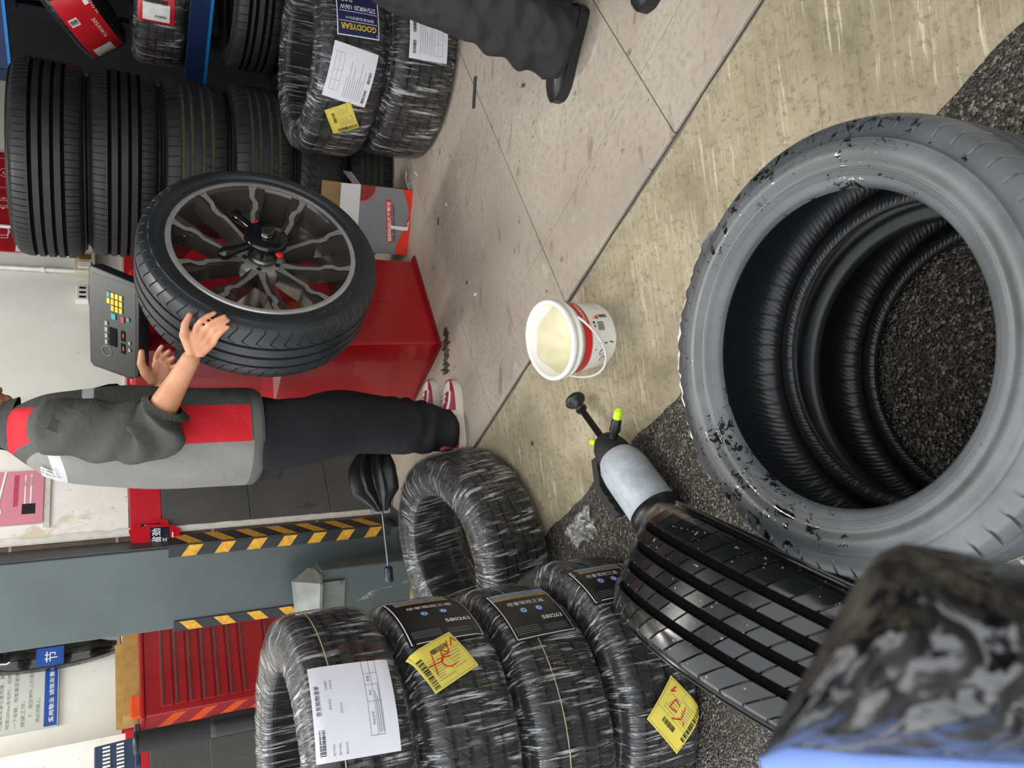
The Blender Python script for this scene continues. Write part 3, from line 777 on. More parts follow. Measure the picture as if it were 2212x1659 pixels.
# --- wheel
RT_, WT_, RRT = .372, .25, .276
wf = axis_frame(WC, AX, ZX)          # local x up, y outwards (left), z towards the photographer
whl = empty('car_wheel', mw=wf, label='car wheel with dark ten-spoke alloy rim mounted on red balancing machine', cat='wheel')
tm = tyre_mesh(RT_, WT_, RRT, 'sport', [RUB_WHEEL, GROOVE, LINER])
to = obj('tyre', tm, whl); to.location = (0, 0, -WT_/2)
ALU = mat('machined_alloy', '#8f8e8a', .32, .35, var=.1); ALUD = mat('dark_alloy', '#4a4541', .25, .45, var=.15, scale=12, coat=.2); ALUL = mat('rim_lip', '#b4b3b0', .3, .5)
b = MB(); b.lathe([(.274, .116), (.287, .119), (.292, .113), (.291, .106), (.283, .100), (.276, .098)], 96); b.build('rim_lip', ALUL, whl)
b = MB(); b.lathe([(.284, .113), (.277, .108), (.271, .096), (.264, .070), (.248, .035), (.240, -.02), (.246, -.08), (.258, -.105), (.276, -.118), (.282, -.10)], 96); b.build('rim_barrel', ALUD, whl)
hubz = .045
b = MB(); b.lathe([(.026, hubz+.012), (.055, hubz+.012), (.074, hubz+.002), (.080, hubz-.03), (.070, hubz-.055), (.035, hubz-.055), (.026, hubz+.012)], 60); hub = b.build('hub', ALU, whl)
for k in range(5):
    a = math.radians(74+72*k)
    b = MB(); b.cyl((.054*math.cos(a), .054*math.sin(a), hubz+.0122), (.054*math.cos(a), .054*math.sin(a), hubz+.0128), .0085, n=18); b.build('bolt_hole', BLKM, hub)
def spoke(a0, a1, sgn):
    "from hub angle a0 (radius .06) to rim angle a1; returns dark body and machined face"
    p0 = np.array([.060*math.cos(a0), .060*math.sin(a0)]); p1 = np.array([.276*math.cos(a1), .276*math.sin(a1)])
    d = (p1-p0); L = np.linalg.norm(d); d /= L; nn = np.array([-d[1], d[0]])*sgn
    def zf(u): return hubz+.008+.058*u**1.3
    def ring(u, w0, w1, top, deep): return [(*(p0+d*L*u+nn*w0), zf(u)+top), (*(p0+d*L*u+nn*w1), zf(u)+top), (*(p0+d*L*u+nn*(w1+.006)), zf(u)-deep), (*(p0+d*L*u+nn*(w0-.006)), zf(u)-deep)]
    bb = MB(); bb.rings([ring(0, -.014, .014, 0, .05), ring(.3, -.012, .014, 0, .055), ring(.58, -.012, .015, 0, .055), ring(.68, -.016, .026, -.003, .05), ring(.84, -.014, .034, -.006, .045), ring(1.02, -.012, .040, -.004, .03)], 0, True, False)
    ff = MB(); off = [(0, -.014, .012), (.25, -.013, .001), (.56, -.013, .002), (.64, -.004, .013), (.74, -.004, .014), (.82, -.013, .003), (.94, -.013, .006), (1.02, -.015, .016)]
    ff.grid([[(*(p0+d*L*u+nn*w), zf(u)+.0012) for w in (w0, w1)] for u, w0, w1 in off] if sgn > 0 else [[(*(p0+d*L*u+nn*w), zf(u)+.0012) for w in (w1, w0)] for u, w0, w1 in off], 0, False)
    return bb, ff
for k in range(5):
    ac = math.radians(74+72*k)
    for s_ in (-1, 1):
        bb, ff = spoke(ac+s_*math.radians(9), ac+s_*math.radians(18.5), s_)
        so = bb.build('spoke', ALUD, whl); ff.build('machined_face', ALU, so)
b = MB(); a = math.radians(-8+0); b.cyl((.252*math.cos(a), .252*math.sin(a), .07), (.235*math.cos(a), .235*math.sin(a), .095), .005, .004, 12); vv = b.build('valve', STEEL, whl); 
b = MB(); b.cyl((.254*math.cos(a), .254*math.sin(a), .066), (.250*math.cos(a), .250*math.sin(a), .073), .008, .007, 12); b.build('valve_base', BLK, vv)
# raised lettering
def ring_text(parent, s_, r0, h_, a_mid, m, z_, flip=1, spread=None):
    V, F, w_, hh = text_mesh(s_, .02); sc = h_/hh; wid = spread or w_*sc
    mb = MB(); vs = []
    for x, y in V:
        aa = a_mid - flip*((x/w_-.5)*wid)/(r0+h_/2); r = r0+y*sc
        vs.append((r*math.cos(aa), r*math.sin(aa), z_(r)))
    mb.add(vs, F, 0, False); return mb.build('raised_lettering', m, parent)
def zside(r): 
    half, edge, inn = section(RT_, WT_, RRT); q = sorted(half); return float(np.interp(r, [a for a, _ in q], [c for _, c in q]))+.0012
LET = mat('raised_rubber', '#44484c', .5)
ring_text(whl, 'GOODYEAR', .318, .022, math.radians(-8), LET, zside, 1, .40)
ring_text(whl, '245/45R20', .308, .015, math.radians(128), LET, zside, 1, .16)
b = MB(); a = math.radians(100); P_ = [(r*math.cos(a+da), r*math.sin(a+da), zside(r)+.0005) for r, da in ((.322, 0), (.331, .012), (.322, .024), (.313, .012))]; b.add(P_, [(0,1,2,3)], 0, False); b.build('paint_dot', REDP, whl)
# --- quick nut
nut = empty('quick_nut', mw=wf, label='black quick-release nut with two lever handles clamping the wheel', cat='tool')
b = MB(); b.lathe([(.0215, .062), (.046, .062), (.046, .072), (.040, .075), (.040, .083), (.046, .085), (.046, .098), (.0215, .098)], 48); b.build('pressure_cup', STEELD, nut)
b = MB(); b.lathe([(.0215, .098), (.052, .098), (.056, .104), (.060, .128), (.066, .132), (.066, .150), (.060, .157), (.024, .160), (.0215, .160)], 48); b.build('nut_body', BLKG, nut)
for a in (math.radians(-58), math.radians(24)):
    c_, s_ = math.cos(a), math.sin(a); b = MB()
    b.tube([(.05*c_, .05*s_, .13), (.085*c_, .085*s_, .126), (.115*c_, .115*s_, .122), (.135*c_, .135*s_, .120), (.150*c_, .150*s_, .119), (.156*c_, .156*s_, .119)], [.013, .013, .017, .021, .017, .006], 16); b.build('lever_handle', BLKG, nut)
for a in (math.radians(-72), math.radians(118)):
    c_, s_ = math.cos(a), math.sin(a); b = MB(); b.box((.066*c_, .066*s_, .138), (.036, .018, .010), R=rotz(a), bev=.004); b.build('release_lever', REDP, nut)

# ================================================================ carton of balance weights
cA = gz(880, 552); cB = gz(893, 412); cA[2] = cB[2] = 0; bxx = nrm(cB-cA); byy = np.cross(ZX, bxx); bw = float(np.linalg.norm(cB-cA)); bd = .13; bh = .235
CARD = mat('brown_cardboard', '#8a6f4c', .85, var=.1); CARDG = mat('grey_carton_print', '#85868a', .42, .35, var=.06, scale=3); CARDW = mat('white_carton', '#d5d2d0', .6, var=.04)
ORG = mat('orange_red_print', '#dc3018', .45)
bxo = empty('carton', mw=frame(cA, bxx, byy, ZX), label='open grey and orange cardboard carton of adhesive balance weights on the floor', cat='box')
b = MB(); th = .004
b.box((bw/2, th/2, bh/2), (bw, th, bh)); b.box((bw/2, bd-th/2, bh/2), (bw, th, bh)); b.box((th/2, bd/2, bh/2), (th, bd, bh)); b.box((bw-th/2, bd/2, bh/2), (th, bd, bh)); b.box((bw/2, bd/2, th/2), (bw, bd, th))
b.build('carton_body', CARDG, bxo)
b = MB(); fl_h = .082
b.add([(0, 0, bh), (bw, 0, bh), (bw-.003, .004, bh+fl_h), (.012, .004, bh+fl_h), (0, .004, bh), (bw, .004, bh), (bw-.003, .008, bh+fl_h), (.012, .008, bh+fl_h)], [(0,1,2,3), (5,4,7,6), (3,2,6,7), (0,3,7,4), (1,5,6,2)], 0, False)
b.build('front_flap', CARDW, bxo)
b = MB(); b.box((bw+.022, bd/2, bh+.024), (.065, bd-.01, .004), R=roty(-.75)); b.build('side_flap', CARDG, bxo)
b = MB(); b.box((bw/2, bd+.03, bh+.06), (bw-.01, .004, .13), R=rotx(-.25)); b.build('back_flap', CARD, bxo)
b = MB(); b.box((-.012, bd/2, bh+.035), (.004, bd-.01, .085), R=roty(-.3)); b.build('side_flap', CARD, bxo)
CKR = mat('dark_red_print', '#7c2026', .5)
wave = [(bw*u, .030+.028*math.sin(1.2+u*5.4)*(1-.2*u)+.012*u) for u in np.linspace(0, 1, 24)]
q = [(bw-.0, bh), (bw-.07, bh)]+[(bw-.0-.07*math.cos(a), bh-.068*math.sin(a)) for a in np.linspace(0, math.pi/2, 10)]
its = [('poly', [(0, 0), (bw, 0)]+wave[::-1], ORG), ('poly', q, ORG, .0006), ('poly', [(bw-(bw-x)*.93, bh-(bh-y)*.93) for x, y in q], CKR, .0009)]
for k in range(1, 5): its.append(('line', [(bw-.065+k*.013, bh-.06), (bw-.065+k*.013, bh)], .001, ORG)) if k > 1 else None
a_ = math.radians(-5)
its += [('poly', [(.052, .075), (.236, .098), (.234, .122), (.050, .100)], REDP, .0009), ('text', '钢制粘贴式平衡块', .056, .080, .017, INKW, .12, .172, .01), ('text', 'STEEL ADHESIVE WEIGHT', .052, .062, .009, INK, .12, .168, .02),
        ('disc', .042, .205, .022, REDP, .0008, .62), ('disc', .042, .205, .020, INKW, .0011, .60), ('disc', .042, .205, .0185, INK, .0014, .58), ('text', 'JH', .030, .199, .012, INKW, 0, .024, .03)]
sticker(bxo, 'front_print', plane_map((0, 0, 0), (1, 0, 0), (0, 0, 1), (0, -1, 0)), bw, bh, CARDG, its, 2, 2)
sticker(bxo, 'side_print', plane_map((bw, 0, 0), (0, 1, 0), (0, 0, 1), (1, 0, 0)), bd, .035, ORG, [], 1, 1)
b = MB(); b.grid([[(.112, -.004, .09), (.126, -.004, .09)], [(.108, -.006, .03), (.124, -.007, .03)], [(.112, -.009, .012), (.128, -.011, .012)], [(.135, -.010, .010), (.138, -.013, .022)], [(.158, -.018, .012), (.158, -.03, .016)]]); b.build('tape_strip', WHITEP, bxo)

# ================================================================ bucket of mounting paste
kb = gz(1292, 722, -.045)
kz = nrm(ZX*math.cos(math.radians(9))+BX*math.sin(math.radians(9)))
bk = empty('bucket', mw=axis_frame(kb, kz, (0, -1, 0)), label='white plastic bucket of creamy tyre paste with red band and wire-thin handle', cat='bucket')
BUCK = mat('smeared_white_plastic', '#eeece4', .42, var=.05, scale=25, bump=.15); CREAM = mat('cream_paste', '#d3cbab', .45, var=.06, scale=18, bump=.5, bscale=26)
hb = .178; r0, r1 = .088, .104
b = MB(); b.lathe([(0, 0), (r0-.006, 0), (r0, .006), (r0+.004, hb*.3), (r1-.002, hb*.78), (r1+.004, hb*.79), (r1+.005, hb*.84), (r1+.001, hb*.85), (r1+.002, hb*.9), (r1+.007, hb*.91), (r1+.007, hb*.975), (r1+.003, hb), (r1-.003, hb), (r1-.005, hb*.97), (r0-.002, .02), (0, .018)], 72); b.build('bucket_body', BUCK, bk)
b = MB(); N = 72; rr_ = np.random.RandomState(4)
G = []
for i in range(17):
    i = i/2
    ri = (r1-.008)*i/8*(.99); row = []
    for j in range(N):
        a = 2*math.pi*j/N; z_ = hb*.50+.0+.050*(i/8)**3+.012*math.sin(2*a+1)*(i/8)+.004*math.sin(7*a+i)*(i/8)
        rim_r = np.interp(z_, [0, hb], [r0-.004, r1-.006]); rr0 = min(ri, rim_r); row.append((rr0*math.cos(a), rr0*math.sin(a), z_))
    G.append(row)
b.grid(G, closev=True); b.build('paste', CREAM, bk)
rb = lambda z_: float(np.interp(z_, [0, hb*.3, hb*.78], [r0, r0+.004, r1-.002]))
def bmap(a0): return lambda x, y, off=0: ((rb(y)+off)*math.cos(a0+x/.1), (rb(y)+off)*math.sin(a0+x/.1), y)
BRED = mat('bucket_red', '#cc1f1c', .4)
sticker(bk, 'red_band', lambda x, y, off=0: bmap(-2.6)(x, y+hb*.58, off), .50, .026, BRED, [('text', 'UNIVERSAL', .30, .007, .012, INKW, 0, .07, .01)], 48, 2)
sticker(bk, 'printed_sleeve', lambda x, y, off=0: bmap(-2.6)(x, y+hb*.06, off-.0006), .50, hb*.50, mat('bucket_label_white', '#efede6', .4, var=.04), 
  [('text', 'REMA', .322, .020, .011, INK, math.pi/2, .030, .03), ('rect', .308, .052, .010, .010, INKR), ('text', 'TIP TOP', .313, .052, .006, INKR, math.pi/2, .022), ('bars', .272, .040, .026, .024, INKG), ('disc', .285, .075, .004, INKG), ('disc', .296, .075, .004, INK), ('rect', .345, .030, .026, .0016, INKR), ('rect', .345, .036, .026, .0016, INKR), ('rect', .345, .046, .026, .0014, INKG), ('rect', .345, .052, .026, .0014, INKG), ('rect', .345, .058, .026, .0014, INKG),
   ('line', [(.232, .012), (.236, .026)], .003, INK), ('line', [(.232, .034), (.235, .046)], .003, INK), ('line', [(.231, .052), (.235, .064)], .003, INK), ('disc', .205, .05, .010, INKG), ('disc', .205, .05, .007, PAPER, .0012), ('disc', .18, .04, .010, INKG), ('disc', .18, .04, .007, PAPER, .0012), ('rect', .215, .075, .006, .004, INKR)], 48, 6)
b = MB(); P_ = []
for u in np.linspace(0, 1, 22):
    a = .50-3.14*u; sag = math.sin(math.pi*u)
    P_.append(((r1+.009)*math.cos(a)*(1+.02*sag), (r1+.009)*math.sin(a)*(1+.02*sag), hb*.82-.095*sag))
b.tube(P_, .0035, 8); b.build('handle', WHITEP, bk)

# ================================================================ hand sprayer lying on the ground
s0 = gz(1432, 1128, -.032); s1 = gz(1243, 866, -.005)
sd = nrm(s1-s0); SL = float(np.linalg.norm(s1-s0))
lat = nrm(np.cross(sd, ZX)); upv = np.cross(lat, sd)
spr = empty('pump_sprayer', mw=frame(s0, lat, upv, sd) if True else None, label='translucent white pump sprayer bottle with black pump and lime nozzle tip lying down', cat='sprayer')
def m_trans():
    t = NT('frosted_bottle'); v = t.coord('Object')
    f = t.noise(v, 40, 4, .7)
    t.set(t.ramp(f, [(.35, '#b9c3cc'), (.65, '#d3dade')]), .35, trans=.25, spec=.4); t.bump(t.noise(v, 130), .1, .001)
    t.b.inputs['Subsurface Weight'].default_value = .3; t.b.inputs['Subsurface Radius'].default_value = (.02, .02, .02); return t.m
FROST = m_trans(); LIME = mat('lime_plastic', '#c3ea12', .4, var=.05); WATER = mat('cleaning_water', '#8fa4b4', .1)
k = SL/.466
b = MB(); b.lathe([(.050*k, .030), (.066*k, .036), (.066*k, .10*k), (.066*k, .175*k), (.062*k, .205*k), (.052*k, .228*k), (.042*k, .240*k), (.040*k, .246*k)], 48); b.build('bottle', FROST, spr)
b = MB(); b.lathe([(0, 0), (.060*k, 0), (.069*k, .008), (.069*k, .040), (.064*k, .044)], 40); b.build('bottle_base', BLK, spr)
b = MB(); b.box((.0, .064*k, .12*k), (.006, .006, .14*k), bev=.002); b.build('bottle_rib', FROST, spr)
b = MB(); b.lathe([(.048*k, .228*k), (.050*k, .240*k), (.047*k, .262*k), (.042*k, .280*k), (.030*k, .300*k), (.014*k, .306*k), (0, .306*k)], 40); b.build('pump_head', BLKM, spr)
b = MB(); b.cyl((0, 0, .30*k), (0, 0, .435*k), .0085, n=14)
for q in range(14): b.cyl((0, 0, (.315+.008*q)*k), (0, 0, (.318+.008*q)*k), .0097, n=14)
b.build('pump_rod', BLKG, spr)
b = MB(); b.lathe([(.009, .425*k), (.017, .427*k), (.017, .433*k), (.010, .436*k), (.012, .448*k), (.026*k, .458*k), (.031*k, .466*k), (.028*k, .474*k), (0, .478*k)], 32); b.build('pump_knob', BLK, spr)
b = MB(); b.lathe([(.0285*k, .4735*k), (.012, .4790*k), (0, .4795*k)], 24); b.build('knob_cap', LIME, spr)
b = MB(); b.tube([(-.010, .022, .300*k), (-.014, .026, .312*k), (-.012, .022, .318*k)], [.010, .011, .004], 12); b.build('relief_valve', LIME, spr)
b = MB(); b.tube([(.035, .010, .262*k), (.060, .012, .268*k), (.064, .012, .269*k), (.100, .014, .279*k)], [.011, .011, .015, .013], 16); nz_ = b.build('nozzle', BLK, spr)
b = MB(); b.tube([(.100, .014, .279*k), (.122, .015, .285*k), (.130, .015, .287*k)], [.0125, .011, .004], 10, smooth=False); b.build('nozzle_tip', LIME, nz_)
b = MB(); G = []
for u in np.linspace(0, 1, 16):
    z_ = (.268-.165*u)*k; x_ = -.040-.058*min(1, u*2.6)+.004*u; w_ = .011; d_ = .012+.003*math.sin(u*34)
    yy = .022
    G.append([(x_-.012, yy-w_, z_+.01), (x_-.012, yy+w_, z_+.01), (x_+d_, yy+w_, z_), (x_+d_, yy-w_, z_)])
b.rings(G, 0, True, False); b.build('trigger_grip', BLKM, spr)
# ================================================================ labels on wrapped tyres
def hit(cx, cy, R, x, y):
    v = ray(x, y); a = v[0]**2+v[1]**2; bq = 2*(v[0]*(CAM[0]-cx)+v[1]*(CAM[1]-cy)); c = (CAM[0]-cx)**2+(CAM[1]-cy)**2-R*R
    t_ = (-bq-math.sqrt(max(0, bq*bq-4*a*c)))/(2*a); p = CAM+v*t_
    return math.atan2(p[1]-cy, p[0]-cx), p[2]
def tlabel(e, R, Wd, px_, py_, w_, h_, ang, name, base, items, lift=.009, label=None, n=14):
    cx, cy, cz = e.matrix_world.translation
    th, z = hit(cx, cy, R, px_, py_)
    zc_ = z-cz
    if h_ < Wd-.02 and abs(math.sin(ang)) < .3: zc_ = min(max(zc_, h_/2+.022), Wd-h_/2-.022)
    return sticker(e, name, tread_map(R, Wd, th, zc_, ang, w_/2, h_/2, lift), w_, h_, base, items, n, n, label=label)
def fine(x, y, w_, n, dy, m=INKG, h_=.0014, seed=1):
    r = random.Random(seed); return [('rect', x, y-k*dy, w_*r.uniform(.45, 1), h_, m) for k in range(n)]
PI = math.pi
rw, rh = .19, .172
tlabel(WT[0], RW, WW, 765, 1530, rw, rh, -.06, 'receipt', PAPER, [
    ('text', '京东购物清单', .085, .155, .011, INK, 0, .062, .005), ('bars', .012, .152, .048, .012, INK),
    ('text', '客户姓名:', .010, .134, .005, INKG), ('text', '订单编号:', .135, .138, .005, INKG), ('text', '下单时间:', .135, .128, .005, INKG), ('text', '客户地址:', .010, .122, .005, INKG), ('text', '联系电话:', .095, .134, .005, INKG), ('text', '配送方式:', .010, .108, .005, INKG), ('text', '支付方式:', .085, .112, .005, INKG),
    ('frame', .035, .030, .155, .030, .0009, INKG), ('rect', .035, .044, .155, .0009, INKG), ('rect', .10, .030, .0009, .030, INKG), ('rect', .135, .030, .0009, .030, INKG), ('rect', .16, .030, .0009, .030, INKG),
    ('text', '商品名称', .055, .048, .006, INKG), ('text', '单价', .112, .048, .006, INKG), ('text', '数量', .142, .048, .006, INKG)]+fine(.04, .040, .14, 3, .004, seed=4), lift=.010, label='crumpled white printed receipt')
DLAB = mat('printed_black_band', '#17181a', .3); PICB = mat('picture_blue', '#5f89b8', .4, var=.3, scale=30); PICY = mat('picture_yellow', '#a58a3a', .4, var=.35, scale=40)
def dark_label(e, px_, py_, w_, h_, ang, num=True):
    ta = -PI/2                      # text runs downwards
    its = [('frame', .004, .004, w_-.008, h_-.008, .0022, INKW), ('rect', w_*.80, .008, w_*.10, h_-.016, PICY), ('rect', w_*.86, .008, w_*.11, h_-.016, PICB),
           ('text', '尽享驾控之道', w_*.62, h_*.80, .016, INKW, ta, h_*.62, .01), ('disc', w_*.50, h_*.62, .011, INKB), ('disc', w_*.50, h_*.62, .007, INKW, .0012), ('disc', w_*.50, h_*.62, .004, INKB, .0015),
           ('disc', w_*.50, h_*.36, .011, INKB), ('disc', w_*.50, h_*.36, .007, INKW, .0012), ('disc', w_*.50, h_*.36, .003, INKB, .0015)]
    if num: its += [('text', '580263', w_*.27, h_*.42, .013, INKW, ta, h_*.34, .02)]
    its += [('rect', w_*.10+k*.006, h_*(.55), .0016, h_*.38, INKG) for k in range(4)]+[('rect', w_*.10+k*.006, h_*(.08), .0016, h_*.38, INKG) for k in range(3)]
    return tlabel(e, RW, WW, px_, py_, w_, h_, ang, 'printed_band', DLAB, its, lift=.0075, n=18)
dark_label(WT[1], 935, 1330, .21, .19, .0); dark_label(WT[2], 1145, 1322, .18, .17, .02); dark_label(WT[3], 1265, 1265, .14, .16, .02, False)
def slip(e, R, Wd, px_, py_, ang, marks, w_=.125, h_=.105):
    its = [('bars', .006, .006, .014, h_*.75, INK, False), ('frame', .004, .004, w_-.008, h_-.008, .0008, INKG), ('rect', .004, h_*.62, w_-.008, .0008, INKG), ('rect', w_*.55, .004, .0008, h_*.6, INKG), ('bars', .05, h_*.70, .045, .012, INK)]
    its += fine(.026, h_*.55, .045, 8, .006, seed=3)+fine(.075, h_*.55, .04, 6, .007, seed=6)
    for P_ in marks: its.append(('line', P_, .0028, INKR))
    return tlabel(e, R, Wd, px_, py_, w_, h_, ang, 'yellow_slip', YPAPER, its, lift=.0115, label='yellow shipping slip')
arc = [(.075+.02*math.cos(a), .045+.016*math.sin(a)) for a in np.linspace(1.2, 5.2, 9)]
slip(WT[1], RW, WW, 955, 1432, -PI/2+.35, [[(.03, .03), (.05, .085)], [(.02, .055), (.06, .05), (.072, .075), (.085, .06), (.10, .088)], [(.05, .06), (.082, .052)], arc, [(.10, .07), (.115, .09), (.118, .075)]])
slip(WT[3], RW, WW, 1455, 1543, .72, [[(.055, .03), (.05, .06), (.075, .075)], [(.07, .055), (.095, .06), (.09, .035), (.07, .04)], [(.035, .065), (.04, .058)], [(.10, .02), (.112, .03), (.105, .012)]], .13, .12)
# printed sheets on the pair of wide tyres
GBL = mat('brand_navy', '#16214f', .3); GPIC = mat('winter_picture', '#7fa9cf', .35, var=.35, scale=18)
ta = PI/2
lw_, lh_ = .30, .155
tlabel(p_up, RP, WP, 768, -8, lw_, lh_, .05, 'brand_label', mat('brand_label_white', '#dfe3ea', .3), [
    ('rect', .004, .004, lw_-.008, lh_-.008, GBL), ('rect', .145, .008, .145, lh_-.016, GPIC, .0008), ('poly', [(.145, .008), (.21, .008), (.145, .12)], GBL, .0011),
    ('rect', .048, .008, .0018, lh_-.016, INKW, .0011), ('rect', .082, .008, .0018, lh_-.016, INKW, .0011),
    ('text', 'GOODYEAR', .042, .012, .020, INKY, ta, .130, .02), ('text', '御驾泰克城市SUV', .066, .020, .011, INKW, ta, .105), ('text', '275/40R20 106W', .106, .012, .017, INKW, ta, .130, .01), ('text', '20"', .138, .095, .022, INKW, ta, .040, .01)], lift=.008, n=20)
tlabel(p_up, RP, WP, 757, 162, .19, .165, -.13, 'printed_sheet', PAPER, [('bars', .012, .012, .05, .010, INK), ('bars', .085, .010, .04, .010, INK), ('frame', .03, .118, .13, .032, .0009, INKG), ('rect', .03, .134, .13, .0008, INKG), ('rect', .065, .118, .0008, .032, INKG), ('rect', .10, .118, .0008, .032, INKG)]+fine(.015, .095, .13, 9, .008, seed=8), lift=.010)
slip(p_up, RP, WP, 738, 253, .52, [], .115, .10)
tlabel(p_lo, RP, WP, 925, 70, .20, .15, .03, 'printed_sheet', PAPER, [('bars', .018, .125, .045, .012, INK), ('bars', .09, .125, .045, .012, INK), ('frame', .02, .020, .15, .035, .0009, INKG), ('rect', .02, .037, .15, .0008, INKG), ('rect', .06, .020, .0008, .035, INKG)]+fine(.02, .108, .15, 6, .009, seed=12), lift=.010)
# thin paint lines round the tread
CREAML = mat('cream_paint_line', '#cfc49a', .6)
def paint_line(parent, R, zfrac, Wd, a0=0, a1=2*PI, w_=.0022, lift=.0012):
    b = MB(); f = (zfrac-.5)*2/.83; r = tread_r(R, f)+lift
    b.lathe([(r, zfrac*Wd-w_/2), (r, zfrac*Wd+w_/2)], 120, a0=a0, a1=a1); return b.build('paint_line', CREAML, parent)
paint_line(WT[0], RW, .66, WW, lift=.006); paint_line(WT[2], RW, .60, WW, lift=.006)
paint_line(t1, RB, .30, WB, w_=.003); paint_line(t1, RB, .24, WB, w_=.003); paint_line(t1, RB, .08, WB, w_=.003, lift=.004)
# white sheet showing beneath the grey tyres
b = MB(); G = []; r3 = np.random.RandomState(8); ang0 = math.atan2(by, bx)+.12
for i, a in enumerate(np.linspace(ang0-.75, ang0+.62, 60)):
    j = r3.rand(4)*.008; env = .7+.9*math.sin(PI*i/59)
    G.append([((RB+.002+j[0])*math.cos(a), (RB+.002+j[0])*math.sin(a), .192), ((RB+.010*env+j[1])*math.cos(a), (RB+.010*env+j[1])*math.sin(a), .182), ((RB+.018*env+j[2])*math.cos(a), (RB+.018*env+j[2])*math.sin(a), .165), ((RB+.012*env+j[3])*math.cos(a), (RB+.012*env+j[3])*math.sin(a), .13)])
b.grid(G); so = b.build('white_sheet', mat('white_film_sheet', '#f4f4f6', .4, bump=.2), t1)
so.rotation_euler = (0, 0, -1.1)
for rr_ in (.2335, .2365, .2395, .272, .2745):
    b = MB(); half_, e_, i_ = section(RB, WB, RRB); zz_ = float(np.interp(rr_, [q[0] for q in half_], [q[1] for q in half_]))+WB/2
    b.lathe([(rr_-.0012, zz_-.0004), (rr_-.0005, zz_+.0010), (rr_+.0005, zz_+.0010), (rr_+.0012, zz_-.0004)], 180); b.build('sidewall_ring', RUB_GREY, t1)

# ================================================================ rack at the back with more tyres
NAVY = mat('navy_steel', '#16294f', .45); BLUE_LIT = mat('blue_edge', '#1c74b8', .45); NAVYD = mat('dark_navy_steel', '#0f1a33', .5)  # brighter blue paints the light on the beams' lower flange
rk = empty('tyre_rack', mw=frame(W(-1.15, -2.32, 0), AX, -BX, ZX), label='blue steel rack full of tyres against the dark back wall', cat='rack')
for z in (.80, 1.62, 2.4):
    b = MB(); b.box((1.6, .02, z), (3.2, .04, .085), bev=.004); q = b.build('beam', NAVY, rk)
    b = MB(); b.box((1.6, -.004, z-.048), (3.2, .05, .012)); b.build('lit_beam_lip', BLUE_LIT, q)
    b = MB(); b.box((1.6, .55, z), (3.2, .04, .085)); b.build('beam', NAVY, rk)
    b = MB(); b.box((1.6, .29, z+.03), (3.2, .50, .012)); b.build('shelf', NAVYD, rk)
for x in (0, 1.6, 3.2):
    for y in (.0, .57):
        b = MB(); b.box((x, y+.02, 1.3), (.06, .05, 2.6)); b.build('upright', NAVYD, rk)
LABR = mat('red_label', '#c01f2a', .3, var=.12, scale=30)
r_sh = .33
ft = flat(1.95, 4.17, .842)
rt1 = tyre(ft, r_sh, .225, .22, 'summer', RUB_NEW, 'film-wrapped tyre lying on the rack shelf, red label with white barcode sheet', 'red-labelled tyres on the rack', wrap=True, seed=31)
tlabel(rt1, r_sh, .235, 320, 2, .17, .155, .0, 'red_label', LABR, [('rect', .008, .02, .075, .115, INKW), ('rect', .08, .03, .02, .1, INK), ('bars', .024, .035, .010, .05, INK, False), ('text', 'JOUTO', .012, .004, .012, INK, 0, .06)], lift=.009)
tn = math.radians(40)
zx_ = nrm((-.52, .30, .80)); cc = np.array([1.95, 4.14, 1.262])
rt2 = tyre(axis_frame(cc, zx_, (.8, -.6, 0)), .32, .215, .215, 'curve', RUB_NEW, 'tyre with a long red label tilted on the rack above another tyre', 'red-labelled tyres on the rack')
iv2 = np.linalg.inv(np.array(rt2.matrix_world))
def best_theta(mw, R, zc, tx, ty):
    best = None
    for a in np.linspace(0, 2*PI, 360):
        p = np.array(mw)@np.array([R*math.cos(a), R*math.sin(a), zc, 1]); q = p[:3]-CAM; d = q@FW
        X, Y = 1106+FPX*(q@DN)/d, 829.5-FPX*(q@RT)/d; n_ = np.array(mw)[:3, :3]@np.array([math.cos(a), math.sin(a), 0])
        if n_@q > 0: continue
        e_ = (X-tx)**2+(Y-ty)**2
        if best is None or e_ < best[0]: best = (e_, a)
    return best[1]
th_ = best_theta(rt2.matrix_world, .32, .1075, 180, 85)
sticker(rt2, 'red_label', tread_map(.32, .215, th_, .1075, 0, .19, .075, .004), .38, .15, LABR, [('rect', .012, .04, .085, .09, INKW), ('bars', .020, .05, .012, .065, INK, False), ('rect', .25, .095, .035, .04, INKW), ('bars', .255, .098, .025, .034, INK), ('rect', .31, .01, .02, .02, INKW),
   ('text', '205/55R16', .25, .045, .016, INKW, PI, .11), ('text', 'JOUTO H', .36, .012, .014, INKW, PI, .10), ('rect', .0, .0, .012, .15, INK)], 24, 8)
ylab = ['worn tyre on the floor under the rack, bottom of three', 'tyre with blue and orange sticker under the rack, middle of three', 'tyre under the rack shelf, top of the three there']
us = [(1.745, 3.70, 0, .34, .235, 'rib2'), (1.735, 3.72, .236, .34, .24, 'summer'), (1.80, 3.70, .478, .325, .22, 'rib2')]
UT = [tyre(flat(x, y, z, i), r, w, r-.105, p, RUB_OLD2, ylab[i], 'three tyres under the rack') for i, (x, y, z, r, w, p) in enumerate(us)]
th_, z_ = hit(1.735, 3.72, .34, 485, 120)
ob = UT[1]; 
sticker(ob, 'tread_sticker', tread_map(.34, .24, th_-1, .11, 0.0, .02, .08, .004), .16, .16, mat('blue_sticker', '#2050a0', .4), [('rect', .10, .012, .052, .115, mat('orange_sticker', '#e0a030', .4)), ('rect', .10, .125, .052, .025, INKW), ('disc', .126, .07, .016, INK), ('disc', .126, .07, .010, mat('orange_sticker', '#e0a030', .4), .0012)], 10, 8)

